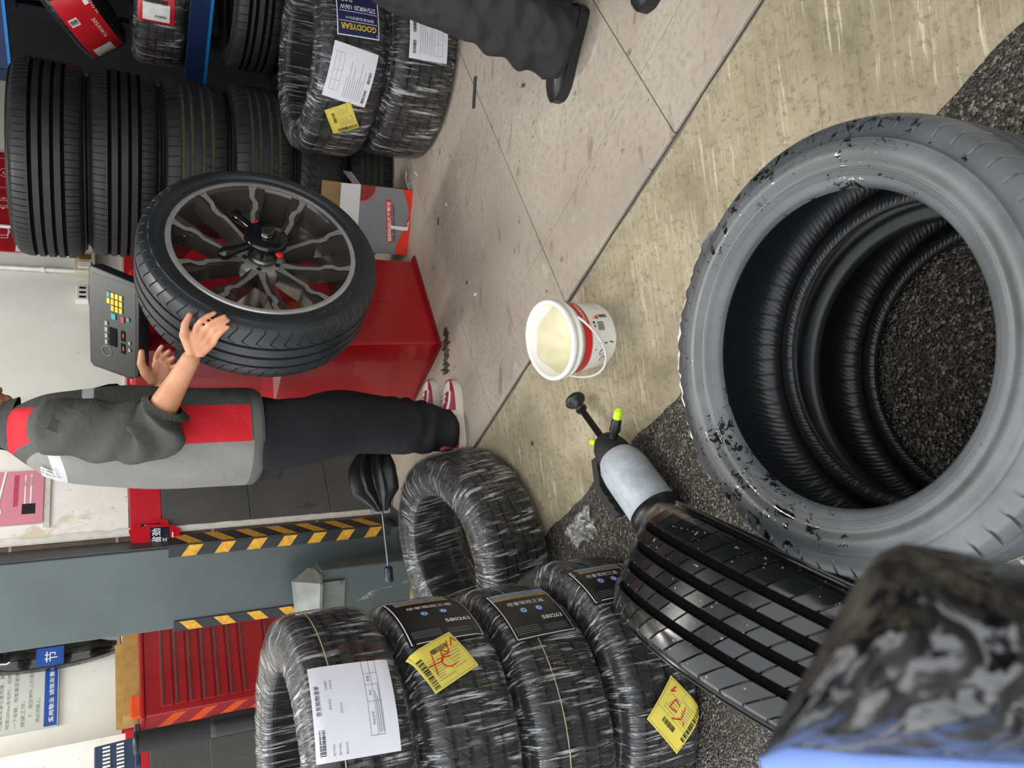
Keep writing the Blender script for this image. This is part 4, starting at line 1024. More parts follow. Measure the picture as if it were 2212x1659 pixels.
# ================================================================ folded umbrella laid over the lone tyre
uy = 2.90
u0, u1 = gy(812, 985, uy+.06), gy(840, 1238, uy-.06)
ud = nrm(u1-u0)
um = empty('umbrella', mw=axis_frame(u0, ud, ZX), label='folded black umbrella with chrome shaft lying behind the film-wrapped tyre', cat='umbrella')
UL = float(np.linalg.norm(u1-u0)); NYL = mat('black_nylon', '#1a1b1d', .38, var=.2, scale=20, bump=.3)
b = MB(); rings = []
for i, u in enumerate(np.linspace(-.05, .22, 22)):
    f = (u+.05)/.27; R0 = .016+.062*math.sin(PI*min(1, f*.72+.12))**.8*(1 if f < .72 else max(.12, 1-(f-.72)/.28*.9))
    rings.append([(R0*(1+.35*math.cos(a*8+f*2.4)*min(1, f*3))*math.cos(a)+.022*math.sin(PI*f), R0*(1+.35*math.cos(a*8+f*2.4))*math.sin(a)*.75, u) for a in np.linspace(0, 2*PI, 64, endpoint=False)])
b.rings(rings); b.build('canopy', NYL, um)
b = MB(); b.cyl((0, 0, -.05), (0, 0, UL*.96), .0055, n=12); b.cyl((0, 0, .20), (0, 0, .215), .010, n=12); b.build('shaft', mat('chrome_shaft', '#6d7178', .2, 1.0), um)
b = MB(); b.lathe([(0, UL*.94), (.014, UL*.945), (.0175, UL*.96), (.0175, UL*1.06), (.016, UL*1.075), (0, UL*1.08)], 28); b.build('handle', mat('blue_black_grip', '#16242e', .35, bump=.2), um)
for k in range(7):
    a = 2*PI*k/7; b = MB(); b.tube([(.05*math.cos(a), .04*math.sin(a), .17), (.042*math.cos(a), .034*math.sin(a), .225)], .0013, 6); b.build('rib_tip', BLK, um)

# ================================================================ lift column, its carriage
CG = None
def m_colgrey():
    t = NT('scuffed_grey_steel'); v = t.coord('Object')
    base = t.ramp(t.noise(v, 3, 5, .6), [(.3, '#4b5353'), (.7, '#576060')])
    mp = t.n('ShaderNodeMapping'); mp.inputs['Scale'].default_value = (30, 30, 5); t.l(v, mp.inputs['Vector'])
    base = t.mix(t.math('MULTIPLY', t.step(t.noise(mp.outputs[0], 1.2, 5, .7), .60, .70), .5), base, '#5d584d')
    t.set(base, .34, .25); t.bump(t.noise(v, 25), .06, .003); return t.m
CG = m_colgrey(); CGD = mat('dark_grey_steel', '#3a3f42', .4, .2)
YEL = mat('worn_yellow', '#cf9a2c', .6, var=.25, scale=60); GUARD = mat('black_rubber_guard', '#26282a', .6, bump=.2)
cyaw = math.radians(-8)
cL, cR = gy(375, 1373, 3.33), gy(361, 1189, 3.30)
cw_ = .338
col = empty('lift_column', loc=(cR[0], 3.33, 0), rz=cyaw, label='tall grey steel car lift column with yellow and black hazard guards', cat='lift column')
b = MB(); b.box((-cw_/2, .06, 1.5), (cw_, .12, 3.0), bev=.006); b.build('column_body', CG, col)
b = MB(); b.box((.004, .07, 1.98), (.006, .12, 2.04)); b.build('side_strip', CGD, col)
b = MB(); b.box((-.012, -.003, .52), (.046, .008, .92)); b.box((.012, .055, .52), (.008, .124, .92)); gd_ = b.build('corner_guard', GUARD, col)
for k in range(7):
    z0 = .10+k*.125
    b = MB(); b.add([(-.034, -.0085, z0+.03), (.010, -.0085, z0), (.010, -.0085, z0+.055), (-.034, -.0085, z0+.085)], [(0,1,2,3)], 0, False); b.build('hazard_stripe', YEL, col)
    b = MB(); b.add([(.0175, -.006, z0), (.0175, .11, z0+.06), (.0175, .11, z0+.115), (.0175, -.006, z0+.055)], [(0,1,2,3)], 0, False); b.build('hazard_stripe', YEL, col)
b = MB(); b.box((-cw_+.012, -.003, .56), (.042, .008, .80)); b.build('corner_guard', GUARD, col)
for k in range(6):
    z0 = .20+k*.13
    b = MB(); b.add([(-cw_-.007, -.0085, z0), (-cw_+.031, -.0085, z0+.035), (-cw_+.031, -.0085, z0+.09), (-cw_-.007, -.0085, z0+.055)], [(0,1,2,3)], 0, False); b.build('hazard_stripe', YEL, col)
b = MB(); b.box((-cw_/2, .06, .008), (cw_+.10, .16, .016)); b.build('base_plate', CGD, col)
# carriage
ca = gy(690, 1335, 3.16); cb = gy(690, 1240, 3.16)
car = empty('lift_carriage', loc=(cb[0], 3.16, 0), rz=cyaw, label='low grey lift carriage with angled gusset on top, in front of the column', cat='lift carriage')
wc_ = float(cb[0]-ca[0])
b = MB(); b.box((-wc_/2-.04, .065, .215), (wc_+.10, .10, .40), bev=.006); b.build('carriage_body', CG, car)
GALV = mat('weathered_galvanised', '#6d706a', .45, .3, var=.25, scale=14)
b = MB(); b.prism([(-wc_-.03, -.03), (-.035, -.03), (-.0, -.0), (-.0, .10), (-wc_-.03, .10)], .415, .427); b.build('gusset_plate', GALV, car)
b = MB(); b.add([(-wc_-.03, -.03, .427), (-.03, -.03, .427), (-.0, .04, .427), (-wc_-.03, .08, .50), (-.05, .08, .52), (-.0, .085, .45)], [(0,1,4,3), (1,2,5,4)], 0, False); b.build('gusset', GALV, car)
b = MB(); b.box((-wc_/2-.03, .005, .36), (wc_-.02, .008, .09)); b.build('face_plate', GALV, car)
b = MB(); b.cyl((-.05, -.004, .33), (-.05, .012, .33), .008, n=10); b.build('bolt', STEELD, car)
b = MB(); b.cyl((-wc_, -.004, .33), (-wc_, .012, .33), .008, n=10); b.build('bolt', STEELD, car)

# ================================================================ left bay: tool chest and things round it
fl_ = gy(313, 1549, 3.95)
th0 = empty('tool_chest', mw=frame((fl_[0], fl_[1], 0), -BX, -AX, ZX), label='scratched red steel tool chest with many drawers, against the white wall', cat='tool chest')
CH = float(fl_[2]); CWd, CDp = .62, .34
def m_chest():
    t = NT('scratched_red_steel'); v = t.coord('Object')
    mp = t.n('ShaderNodeMapping'); mp.inputs['Scale'].default_value = (3, 3, 40); t.l(v, mp.inputs['Vector'])
    base = t.ramp(t.noise(v, 4), [(.3, '#8e121a'), (.7, '#a5161f')])
    base = t.mix(t.math('MULTIPLY', t.step(t.noise(mp.outputs[0], 1.6, 6, .75), .66, .70), .9), base, '#c9a23a')
    t.set(base, .35, coat=.2); return t.m
CHR = m_chest()
b = MB(); b.box((CWd/2, CDp/2, CH/2+.04), (CWd, CDp, CH-.08), bev=.006); b.build('chest_body', CHR, th0)
z = CH-.065
for i, hgt in enumerate((.062, .062, .062, .062, .062, .062, .125, .125, .19)):
    z -= hgt
    b = MB(); b.box((CWd/2+.005, -.006, z+hgt/2), (CWd-.05, .014, hgt-.008), bev=.003); d_ = b.build('drawer', CHR, th0)
    b = MB(); b.box((CWd/2+.005, -.016, z+hgt-.012), (CWd-.06, .012, .007)); b.build('drawer_pull', STEELD, d_)
for k in range(4):
    b = MB(); b.add([(.002, .05+k*0, .0), (.002, .05, .0)], [], 0); 
ORS = mat('orange_tape', '#d8501c', .4)
for k in range(5):
    z0 = .30+k*.14; b = MB(); b.add([(-.001, .02, z0), (-.001, CDp-.04, z0+.09), (-.001, CDp-.04, z0+.15), (-.001, .02, z0+.06)], [(3,2,1,0)], 0, False); b.build('reflective_stripe', ORS, th0)
for x in (.06, CWd-.06):
    for y in (.06, CDp-.06):
        b = MB(); b.lathe([(.0, -.012), (.034, -.012), (.038, -.006), (.038, .006), (.034, .012), (0, .012)], 20, 0, Matrix.Translation((x, y, .038))@Matrix.Rotation(PI/2, 4, 'Y')); b.build('caster', BLK, th0)
b = MB(); b.box((CWd/2, CDp/2, CH+.008), (CWd+.02, CDp+.02, .016), bev=.003); b.build('chest_top', CHR, th0)
def on_chest(x, y, z=0): return np.array(th0.matrix_world@Vector((x, y, CH+.017+z)))
TAN = mat('tan_fibreboard', '#a9884a', .7, var=.15, scale=25)
br = empty('tool_tray', mw=frame(on_chest(.05, .06), -BX, -AX, ZX), label='tan open tray of small tools on top of the red tool chest', cat='tray')
b = MB(); b.box((.20, .12, .004), (.42, .22, .008)); b.build('tray_base', TAN, br)
for c_, d_ in (((.20, .008, .035), (.42, .012, .07)), ((.20, .232, .05), (.42, .012, .10)), ((-.005, .12, .035), (.012, .22, .07)), ((.405, .12, .035), (.012, .22, .07))):
    b = MB(); b.box(c_, d_); b.build('tray_side', TAN, br)
def gadget(name, p, label, build):
    e = empty(name, mw=frame(p, -BX, -AX, ZX), label=label, cat='tool'); build(e); return e
def g_wrench(e):
    b = MB(); b.tube([(-.03, 0, .035), (.05, 0, .035), (.09, 0, .035), (.12, 0, .035)], [.020, .030, .028, .012], 16); b.build('motor_body', STEELD, e)
    b = MB(); b.tube([(.03, 0, .03), (.025, -.02, .022), (.02, -.09, .018)], [.016, .016, .018], 12); b.build('grip', BLK, e)
    b = MB(); b.cyl((.12, 0, .035), (.15, 0, .035), .008, n=8); b.build('drive', STEEL, e)
gadget('impact_wrench', on_chest(.50, .16), 'grey air impact wrench on the chest top beside the tan tray', g_wrench)
def g_ratchet(e):
    b = MB(); b.tube([(0, 0, .02), (.06, 0, .022), (.10, 0, .02)], [.016, .022, .018], 12); b.build('ratchet_head', BLK, e)
    b = MB(); b.cyl((.10, 0, .02), (.135, 0, .02), .015, n=16); b.build('chrome_collar', STEEL, e)
gadget('air_ratchet', on_chest(.15, .14, .009), 'black air ratchet with chrome collar in the tan tray', g_ratchet)
def g_orange(e):
    b = MB(); b.box((0, 0, .02), (.10, .03, .04), bev=.003); b.build('block', ORS, e)
    b = MB(); b.box((0, 0, .042), (.09, .02, .004)); b.build('lid', mat('orange_lid', '#c4601c', .5), e)
gadget('orange_box', on_chest(.06, .03), 'small orange box at the front edge of the chest top', g_orange)
def g_carton(e):
    b = MB(); b.box((0, 0, .035), (.09, .06, .07), bev=.002); b.build('carton_body', PAPER, e)
    b = MB(); b.box((0, -.0305, .045), (.07, .001, .025)); b.build('green_print', mat('green_print', '#6f9c5c', .5), e)
gadget('small_carton', on_chest(.52, .27), 'small white and green carton behind the impact wrench', g_carton)
# socket set standing open on the chest
bl = mat('blue_blow_case', '#1c2f4c', .5)
cs = empty('socket_case', mw=frame(on_chest(-.105, .27), -BX, -AX, ZX), label='open dark blue socket set case standing beside the tan tray', cat='tool case')
cs.rotation_mode = 'XYZ'
b = MB(); b.box((0, 0, .10), (.17, .02, .19), bev=.006, R=rotx(-.2)); b.build('case_lid', bl, cs)
b = MB(); b.box((.02, -.08, .012), (.19, .12, .024), bev=.004); b.build('case_base', bl, cs)
for r in range(2):
    for k in range(9):
        b = MB(); pc_ = np.array([0, 0, .10])+rotx(-.2)@np.array([-.068+k*.017, -.0125, .040-r*.06]); b.box(tuple(pc_), (.008, .006, .032), R=rotx(-.2)); b.build('socket_slot', WHITEP, cs)
# padded post
pp = gy(400, 1583, 3.62)
po = empty('padded_post', loc=(pp[0], pp[1], 0), label='black padded post with ribbed sleeve beside the red tool chest', cat='post')
b = MB(); b.cyl((0, 0, 0), (0, 0, 1.10), .044, n=28); b.build('post_tube', BLKM, po)
b = MB(); b.lathe([(.045, .60)]+[(.0485+.0015*(k % 2), .60+k*.0125) for k in range(1, 16)]+[(.045, .80)], 28); b.build('ribbed_sleeve', BLK, po)
for zz in (.42, .56):
    b = MB(); b.lathe([(.0448, zz), (.0448, zz+.035)], 20, a0=-2.2, a1=-1.0); b.build('hazard_patch', YEL, po)
b = MB(); b.lathe([(.0445, 1.085), (.048, 1.092), (.044, 1.102), (0, 1.104)], 24); b.build('end_cap', BLK, po)
# notice board on the left wall
nP = W(LW+.012, 0)
zb, zt_ = 1.437, 2.25; tl_ = -.035; sw_ = .72
sg = empty('notice_board', mw=frame(W(LW+.004, tl_, zb), -BX, -AX, ZX), label='white notice board of lift rules with blue slogan strip on the wall', cat='sign')
SIGN = mat('notice_white', '#bfc2bb', .4, var=.04, scale=3); SBL = mat('notice_blue', '#1c4a9a', .4)
b = MB(); b.box((sw_/2, -.006, .40), (sw_, .012, .80), bev=.002); b.build('board', SIGN, sg)
b = MB(); b.box((sw_/2, -.0125, .40), (sw_-.01, .002, .79)); b.build('board_face', SIGN, sg)
lines = ['7、液压举升上升后，其安全保险锁止平', '继续工作。', '一下车辆，检查是否安全，确信安全后，方可', '地面250px左右时，应检查托盘位置，并晃动', '托盘距车身位置相等，再松上升按钮，当车离', '动位置后，再分别转动四只橡胶托盘，使四只', '6、轮升车辆时，将托臂放到被托汽车合', '5、在将车辆轮廓部件置于相应托臂上。']
its = [('rect', .0, .004, sw_-.01, .062, SBL), ('text', '爱岗敬业 诚信友善 自由平等 文明和谐', .02, .020, .024, INKW, 0, .56, .01), ('text', '柄必须跟上。', .03, .085, .020, INKG, 0, .13)]
for k, s_ in enumerate(lines): its.append(('text', s_, .065 if s_[0] in '567' else .02, .120+k*.034, .020, INKG, 0, min(.55, .027*len(s_))))
sticker(sg, 'printed_face', plane_map((.005, -.0135, 0), (1, 0, 0), (0, 0, 1), (0, -1, 0)), sw_-.01, .79, SIGN, its, 2, 2)
# black cover with blue plate near the column
bp = pl(130, 1412, W(LW+.14, 0), AX)
bc = empty('hanging_cover', mw=frame((bp[0], bp[1], bp[2]), -BX, -AX, ZX), label='black cover hanging on the wall with small blue plate, beside the lift column', cat='cover')
b = MB(); G = []
for i, u in enumerate(np.linspace(-.28, .42, 20)):
    wv = .018*math.sin(i*1.3); hw = .065*math.sin(PI*(i+.6)/20.2)**.5
    G.append([(-hw+wv*.3, -.02+wv, u), (hw, -.03+wv, u), (hw, .06, u), (-hw, .06, u)])
b.rings(G, 0); b.build('cover_body', BLKG, bc)
sticker(bc, 'blue_plate', plane_map((-.075, -.05, -.02), (1, 0, 0), (0, 0, 1), (0, -1, 0)), .10, .13, SBL, [('text', '节', .02, .03, .06, INKW)], 1, 1)

# ================================================================ things fixed to the walls
PINK = mat('pink_poster', '#d58a9a', .45, var=.04); PINKD = mat('deep_pink_print', '#b84a66', .5)
q0 = pl(92, 1130, W(SW+.006, 0), AX); q1 = pl(92, 1018, W(SW+.006, 0), AX); pwid = float(np.linalg.norm((q1-q0)[:2]))
po_ = empty('poster', mw=frame(q0+AX*.006, -BX, -AX, ZX), label='pink printed poster in clear sleeve on the stained plaster', cat='poster')
b = MB(); b.box((pwid/2, .0, .2), (pwid, .003, .40)); b.build('poster_sheet', PINK, po_)
its = [('rect', .085, .040, pwid*.52, .006, INKW), ('rect', .085, .060, pwid*.45, .005, INKW), ('rect', .075, .085, pwid*.60, .016, PINKD), ('rect', .04, .026, .045, .045, INK), ('line', [(.0, .18), (.05, .14), (.09, .15), (pwid, .13)], .008, INKW), ('rect', pwid*.70, .040, pwid*.22, .006, INKW), ('rect', pwid*.70, .060, pwid*.22, .005, INKW)]
sticker(po_, 'poster_print', plane_map((0, -.002, 0), (1, 0, 0), (0, 0, 1), (0, -1, 0)), pwid, .40, PINK, its, 2, 2)
b = MB(); b.box((pwid/2+.004, .001, -.012), (pwid+.05, .002, .022)); b.build('sleeve_edge', mat('cloudy_sleeve', '#cfcabd', .3), po_)
for k, (x_, y_, r_) in enumerate(((325, 1150, .2), (345, 1158, -.15))):
    p = pl(x_, y_, W(SW+.02+.006*k, 0), AX)
    e = empty('hang_tag', mw=frame(p, -BX, -AX, ZX), label=('red octagonal promotion tag with white lettering stuck at pillar corner', 'second red promotion tag half hidden under another at pillar corner')[1-k], cat='tag')
    o_ = [(-.045, -.075), (.035, -.075), (.05, -.05), (.05, .05), (.03, .075), (-.04, .075), (-.055, .05), (-.055, -.05)]
    b = MB(); b.prism([(x2*math.cos(r_)-y2*math.sin(r_), x2*math.sin(r_)+y2*math.cos(r_)) for x2, y2 in o_], 0, .002, 0, Matrix(((1,0,0,0),(0,0,-1,0),(0,1,0,0),(0,0,0,1)))); b.build('tag_card', LABR, e)
    sticker(e, 'tag_print', plane_map((-.03, -.0022, -.055), (1, 0, 0), (0, 0, 1), (0, -1, 0)), .06, .10, LABR, [('rect', -.012, .018, .080, .072, NAVYD), ('text', '省', -.008, .050, .036, INKW, 0, None, .02), ('text', '劲', .030, .050, .034, INKW, 0, None, .02), ('text', '超', -.008, .020, .026, INKW, 0, None, .02), ('rect', .024, .022, .036, .020, INKG), ('rect', .0, .004, .04, .006, INKW)], 1, 1)
# red banner behind the stack of six
q0 = pl(44, 545, W(SW+.01, 0), AX); q1 = pl(46, 335, W(SW+.01, 0), AX); bwid = float(np.linalg.norm((q1-q0)[:2]))
bn = empty('wall_banner', mw=frame(q0, -BX, -AX, ZX), label='red wall banner with white outline icons, above the stack of worn tyres', cat='banner')
b = MB(); b.box((bwid/2, 0, .35), (bwid, .004, .70)); b.build('banner_sheet', mat('banner_red', '#a01a22', .4), bn)
def ringi(x, y, r): return ('line', [(x+r*math.cos(a), y+r*math.sin(a)) for a in np.linspace(0, 2*PI, 21)], .003, INKW)
its = [('rect', 0, .0, bwid*.34, .02, INKW), ('text', '市城管监制', .02, .004, .012, INKG, 0, .12), ringi(bwid*.18, .075, .026), ringi(bwid*.46, .085, .034), ringi(bwid*.46, .085, .022), ringi(bwid*.78, .085, .032), ('line', [(bwid*.12, .055), (bwid*.24, .055), (bwid*.24, .095), (bwid*.12, .095), (bwid*.12, .055)], .003, INKW), ('text', 'C', bwid*.755, .07, .03, INKW), ('line', [(bwid*.93, 0), (bwid*.93, .6)], .003, INKW), ('line', [(bwid*.62, .04), (bwid*.62, .13)], .002, INKW)]
for k in range(8):
    a = k*PI/4; its.append(('line', [(bwid*.46+.034*math.cos(a), .085+.034*math.sin(a)), (bwid*.46+.042*math.cos(a), .085+.042*math.sin(a))], .008, INKW))
sticker(bn, 'banner_print', plane_map((0, -.0025, 0), (1, 0, 0), (0, 0, 1), (0, -1, 0)), bwid, .70, mat('banner_red', '#a01a22', .4), its, 2, 2)
# sockets and switches
BEI = mat('beige_plastic', '#c8bda0', .5); 
def wallbox(name, x0, y0, x1, y1, m, lab, extra):
    a = pl(x1, y1, W(SW+.03, 0), AX); c = pl(x0, y0, W(SW+.03, 0), AX)
    w_ = float(np.linalg.norm((c-a)[:2])); h_ = float(c[2]-a[2])
    e = empty(name, mw=frame(a, -BX, -AX, ZX), label=lab, cat='electrical box')
    b = MB(); b.box((w_/2, .012, h_/2), (w_, .035, h_), bev=.004); b.build('box_body', m, e); extra(e, w_, h_); return e
def ex1(e, w_, h_):
    b = MB(); b.box((w_*.3, -.008, h_*.5), (w_*.3, .006, h_*.6), bev=.002); b.build('switch', WHITEP, e)
    b = MB(); b.box((w_*.72, -.008, h_*.5), (w_*.28, .006, h_*.5), bev=.002); b.build('switch', mat('brown_plastic', '#6d5030', .5), e)
def ex2(e, w_, h_):
    for k in range(3):
        b = MB(); b.box((w_*(.2+.3*k), -.0065, h_*.5), (w_*.12, .003, h_*.5)); b.build('outlet', BLK, e)
wallbox('switch_box', 158, 628, 206, 588, BEI, 'beige switch box with brown rocker on the white wall by conduit', ex1)
wallbox('socket_outlet', 163, 682, 192, 650, WHITEP, 'white multi-way socket outlet on the wall behind the keypad console', ex2)

# ================================================================ litter on the floor
LEAD = mat('grey_weight', '#5a5c5e', .4, .6)
def bit(name, px_, py_, z, dims, ang, m, lab, cat='litter', group=None, n2=None):
    p = gz(px_, py_, z); e = MB(); e.box((0, 0, dims[2]/2), dims, bev=min(dims)*.2, seg=1); o = e.build(name, m); o.location = p; o.rotation_euler = (0, 0, ang); tag(o, lab, cat, group); return o
e = empty('weight_strip', loc=gz(1026, 200, .003), rz=-.16, label='dark strip of adhesive wheel weights on tiles beside wrapped tyres', cat='wheel weight')
for k in range(7):
    b = MB(); b.box((-.048+k*.016, 0, .003), (.0145, .014, .006), bev=.001); b.build('weight_segment', LEAD, e)
b = MB(); b.box((0, 0, .0004), (.112, .016, .0008)); b.build('backing_tape', BLK, e)
for i, (x, y, dx, dy, m, lab) in enumerate([(947, 478, .030, .010, LEAD, 'short grey wheel weight near the carton'), (964, 441, .014, .012, WHITEP, 'white paper chip on tiles near the carton'), (1027, 636, .022, .010, WHITEP, 'white backing chip on tiles beyond the bucket'), (1353, 588, .020, .016, WHITEP, 'cream square chip on concrete apron above the bucket'), (1150, 958, .014, .010, LEAD, 'small grey chip on the concrete apron near sprayer'), (900, 376, .030, .008, WHITEP, 'white strip beside the film-wrapped wide tyre'), (930, 402, .010, .008, YEL, 'tiny yellow crumb on the tiles near carton'), (1009, 611, .012, .008, LEAD, 'little grey chip on the tile joint'), (884, 398, .010, .010, WHITEP, 'tiny white chip by the carton and cable')]):
    bit('litter_chip', x, y, .003 if x < 1100 else -.04, (dx, dy, .003), i*.8, m, lab)
lf = MB(); lf.add([(0, 0, .001), (.012, .007, .006), (.026, 0, .004), (.012, -.008, .005)], [(0,1,2,3)], 0); o = lf.build('dead_leaf', mat('red_brown_leaf', '#7a3a28', .6)); o.location = gz(1135, 180, .004); o.rotation_euler = (0, 0, 1.9); tag(o, 'small red-brown dead leaf on the tiled floor', 'leaf')
b = MB(); b.tube([gz(878, 372, .006), gz(876, 385, .006), gz(880, 400, .006), gz(889, 416, .006)], .0028, 8); o = b.build('cable', WHITEP); tag(o, 'thin white cable on the floor by the carton', 'cable')
# crushed scrap at the balancer's foot
b = MB(); r5 = np.random.RandomState(2); pts = []
for i in range(26):
    p = gz(956+r5.rand()*12, 712+i*4.0, .004); pts.append([p+np.array([0, 0, r5.rand()*.02]), p+np.array([.016*r5.rand(), -.012, .004+r5.rand()*.008]), p+np.array([.006, -.022-.01*r5.rand(), .002])])
b.grid(pts, 0, False); o = b.build('rubber_scrap', mat('dirty_scrap', '#3c3730', .6, var=.4)); tag(o, 'crushed dark scrap strip lying along the foot of the red balancer', 'scrap')
# film scraps
def crumple(name, pts2, z, lab, m=None, amp=.03, seed=0, n=14):
    r = np.random.RandomState(seed); b = MB(); G = []
    a0, a1, a2, a3 = [gz(x, y, z) for x, y in pts2]
    for i in range(n):
        row = []
        for j in range(n):
            u, v = i/(n-1), j/(n-1); p = (a0*(1-u)+a1*u)*(1-v)+(a3*(1-u)+a2*u)*v
            row.append(p+np.array([(r.rand()-.5)*amp*.9, (r.rand()-.5)*amp*.9, r.rand()*amp*math.sin(PI*u)*math.sin(PI*v)*1.5+.002]))
        G.append(row)
    b.grid(G, 0, False); o = b.build(name, m); tag(o, lab, 'plastic film'); return o
def m_scrapfilm():
    t = NT('crumpled_clear_film'); t.set('#c9ccc8', .12, spec=.7)
    tr = t.n('ShaderNodeBsdfTransparent'); mx = t.n('ShaderNodeMixShader'); v = t.coord('Object'); f = t.noise(v, 60, 4, .7)
    t.l(t.math('ADD', t.math('MULTIPLY', t.step(f, .45, .65), .5), .12), mx.inputs[0]); t.l(tr.outputs[0], mx.inputs[1]); t.l(t.b.outputs[0], mx.inputs[2]); t.l(mx.outputs[0], t.out.inputs['Surface'])
    t.bump(f, .8, .004); return t.m
SFILM = m_scrapfilm()
crumple('film_scrap', [(1222, 1150), (1268, 1088), (1292, 1150), (1245, 1178)], -.088, 'crumpled clear film scrap on the ground at the apron edge', SFILM, .03, 3)
b = MB(); P_ = [gy(x, y, 3.10) for x, y in ((735, 1325), (765, 1302), (800, 1312), (830, 1300))]; b.grid([[p, p+np.array([.0, -.005, .045])] for p in P_]+[]); 
P2 = [gy(x, y, 3.09) for x, y in ((770, 1300), (800, 1278), (850, 1268), (878, 1255))]
b2 = MB(); b2.grid([[p+np.array([0, .003*i, 0]), p+np.array([.01, -.004, -.05])] for i, p in enumerate(P2)]); o = b2.build('film_ribbon', SFILM); tag(o, 'torn ribbon of clear film hanging on grey lift carriage', 'plastic film')

# ================================================================ bag close to the camera
def m_bag():
    t = NT('glossy_black_bag'); v = t.coord('Object')
    f = t.noise(v, 9, 2, .45, .6); t.set('#0a0b0e', .30, spec=.8); t.b.inputs['IOR'].default_value = 1.62; t.bump(t.math('ADD', f, t.math('MULTIPLY', t.noise(v, 26, 2, .5, 1.2), .35)), .9, .045); return t.m
dB = .30
bag = empty('plastic_bag', mw=Matrix.Translation(gd(1960, 1430, dB)), label='crumpled glossy black plastic bag with pale blue edge, above the standing tyre', cat='bag')
o0 = gd(1960, 1430, dB)
def bagpt(x, y, d): return gd(x, y, d)-o0
top = [(1640, 1640), (1700, 1520), (1770, 1400), (1840, 1270), (1895, 1195), (1950, 1172), (2060, 1190), (2160, 1212), (2300, 1235)]
r6 = np.random.RandomState(12); nu, nv = 46, 40
tu = np.linspace(0, len(top)-1, nu); tx = np.interp(tu, range(len(top)), [p[0] for p in top]); ty = np.interp(tu, range(len(top)), [p[1] for p in top])
bot = [(1640, 1640), (1700, 1616), (1760, 1622), (1850, 1634), (1950, 1640), (2050, 1646), (2150, 1652), (2220, 1655), (2300, 1660)]
bx_ = np.interp(tu, range(len(bot)), [p[0] for p in bot]); by_ = np.interp(tu, range(len(bot)), [p[1] for p in bot])
hf = np.zeros((nu, nv))
for _ in range(14):
    a, c, ph = r6.randn()*1.0, r6.randn()*1.0, r6.rand()*6.28
    ii, jj = np.meshgrid(np.arange(nu), np.arange(nv), indexing='ij'); hf += np.abs(np.sin(a*ii*.16+c*jj*.16+ph))*.006
front = []; back = []
for i in range(nu):
    f0 = []; b0 = []
    for j in range(nv):
        v = j/(nv-1); x = tx[i]*(1-v)+bx_[i]*v; y = ty[i]*(1-v)+by_[i]*v; e_ = math.sin(PI*min(1, v*1.0+.0))**.5
        f0.append(bagpt(x, y, dB+.03-.035*e_-hf[i, j]*e_*.6)); b0.append(bagpt(x, y, dB+.03+.03*e_))
    front.append(f0); back.append(b0)
b = MB(); b.grid(front); b.grid([r[::-1] for r in back]); b.build('bag_skin', m_bag(), bag)
b = MB(); G = []
for i in range(nu): G.append([bagpt(bx_[i], by_[i]-6, dB+.022), bagpt(bx_[i]+8, by_[i]+40, dB+.016), bagpt(bx_[i]+20, by_[i]+140, dB+.03), bagpt(bx_[i]+20, by_[i]+140, dB+.05), bagpt(bx_[i], by_[i]-6, dB+.045)])
b.grid(G); b.build('blue_edge', mat('pale_blue_plastic', '#86a6ee', .5, var=.1, scale=20), bag)
# ================================================================ people
from mathutils import noise as mnoise
def remeshed(name, mb, mats, voxel=.004, iters=6, parent=None, disp=None):
    me = mb.mesh(name+'_src', mats); o = bpy.data.objects.new(name+'_src', me); COL.objects.link(o)
    m1 = o.modifiers.new('r', 'REMESH'); m1.mode = 'VOXEL'; m1.voxel_size = voxel; m1.use_smooth_shade = True
    m2 = o.modifiers.new('s', 'SMOOTH'); m2.factor = .5; m2.iterations = iters
    dg = bpy.context.evaluated_depsgraph_get(); me2 = bpy.data.meshes.new_from_object(o.evaluated_get(dg))
    bpy.data.objects.remove(o); bpy.data.meshes.remove(me)
    me2.name = name
    me2.materials.clear()
    for m in (mats if isinstance(mats, (list, tuple)) else [mats]): me2.materials.append(m)
    if disp:
        n = len(me2.vertices); co = np.empty(n*3, np.float32); no = np.empty(n*3, np.float32)
        me2.vertices.foreach_get('co', co); me2.vertex_normals.foreach_get('vector', no); co = co.reshape(-1, 3); no = no.reshape(-1, 3)
        d = np.array([disp(Vector(p)) for p in co.tolist()], np.float32); co += no*d[:, None]
        me2.vertices.foreach_set('co', co.ravel()); me2.update()
    me2.polygons.foreach_set('use_smooth', [True]*len(me2.polygons))
    return obj(name, me2, parent)
def ball(mb, c, r, sc=(1,1,1), R=None, n=14):
    prof = [(max(1e-4, math.sin(a)), -math.cos(a)) for a in np.linspace(0.02, PI-.02, n)]
    rs = []
    for rr, zz in prof:
        ring = []
        for a in np.linspace(0, 2*PI, 20, endpoint=False):
            p = np.array([rr*math.cos(a)*sc[0], rr*math.sin(a)*sc[1], zz*sc[2]])*r
            if R is not None: p = np.array(R)@p
            ring.append(np.array(c)+p)
        rs.append(ring)
    mb.rings(rs)
def chain(mb, pts, rad, n=14):
    mb.tube(pts, rad, n)
    for p, r in zip(pts, rad): ball(mb, p, r*.995)
def ell_loft(mb, rows, ex, ey, n=64, fold=None, cap=True, mi=0):
    "rows: (centre, half along ex, half along ey, power)"
    rs = []
    for i, (c, a, b_, p) in enumerate(rows):
        ring = []
        for th in np.linspace(0, 2*PI, n, endpoint=False):
            cc, ss = math.cos(th), math.sin(th)
            x = math.copysign(abs(cc)**(2/p), cc)*a; y = math.copysign(abs(ss)**(2/p), ss)*b_
            k = 1.0+(fold(i/(len(rows)-1), th) if fold else 0)
            ring.append(np.array(c)+ex*x*k+ey*y*k)
        rs.append(ring)
    mb.rings(rs, mi, cap)
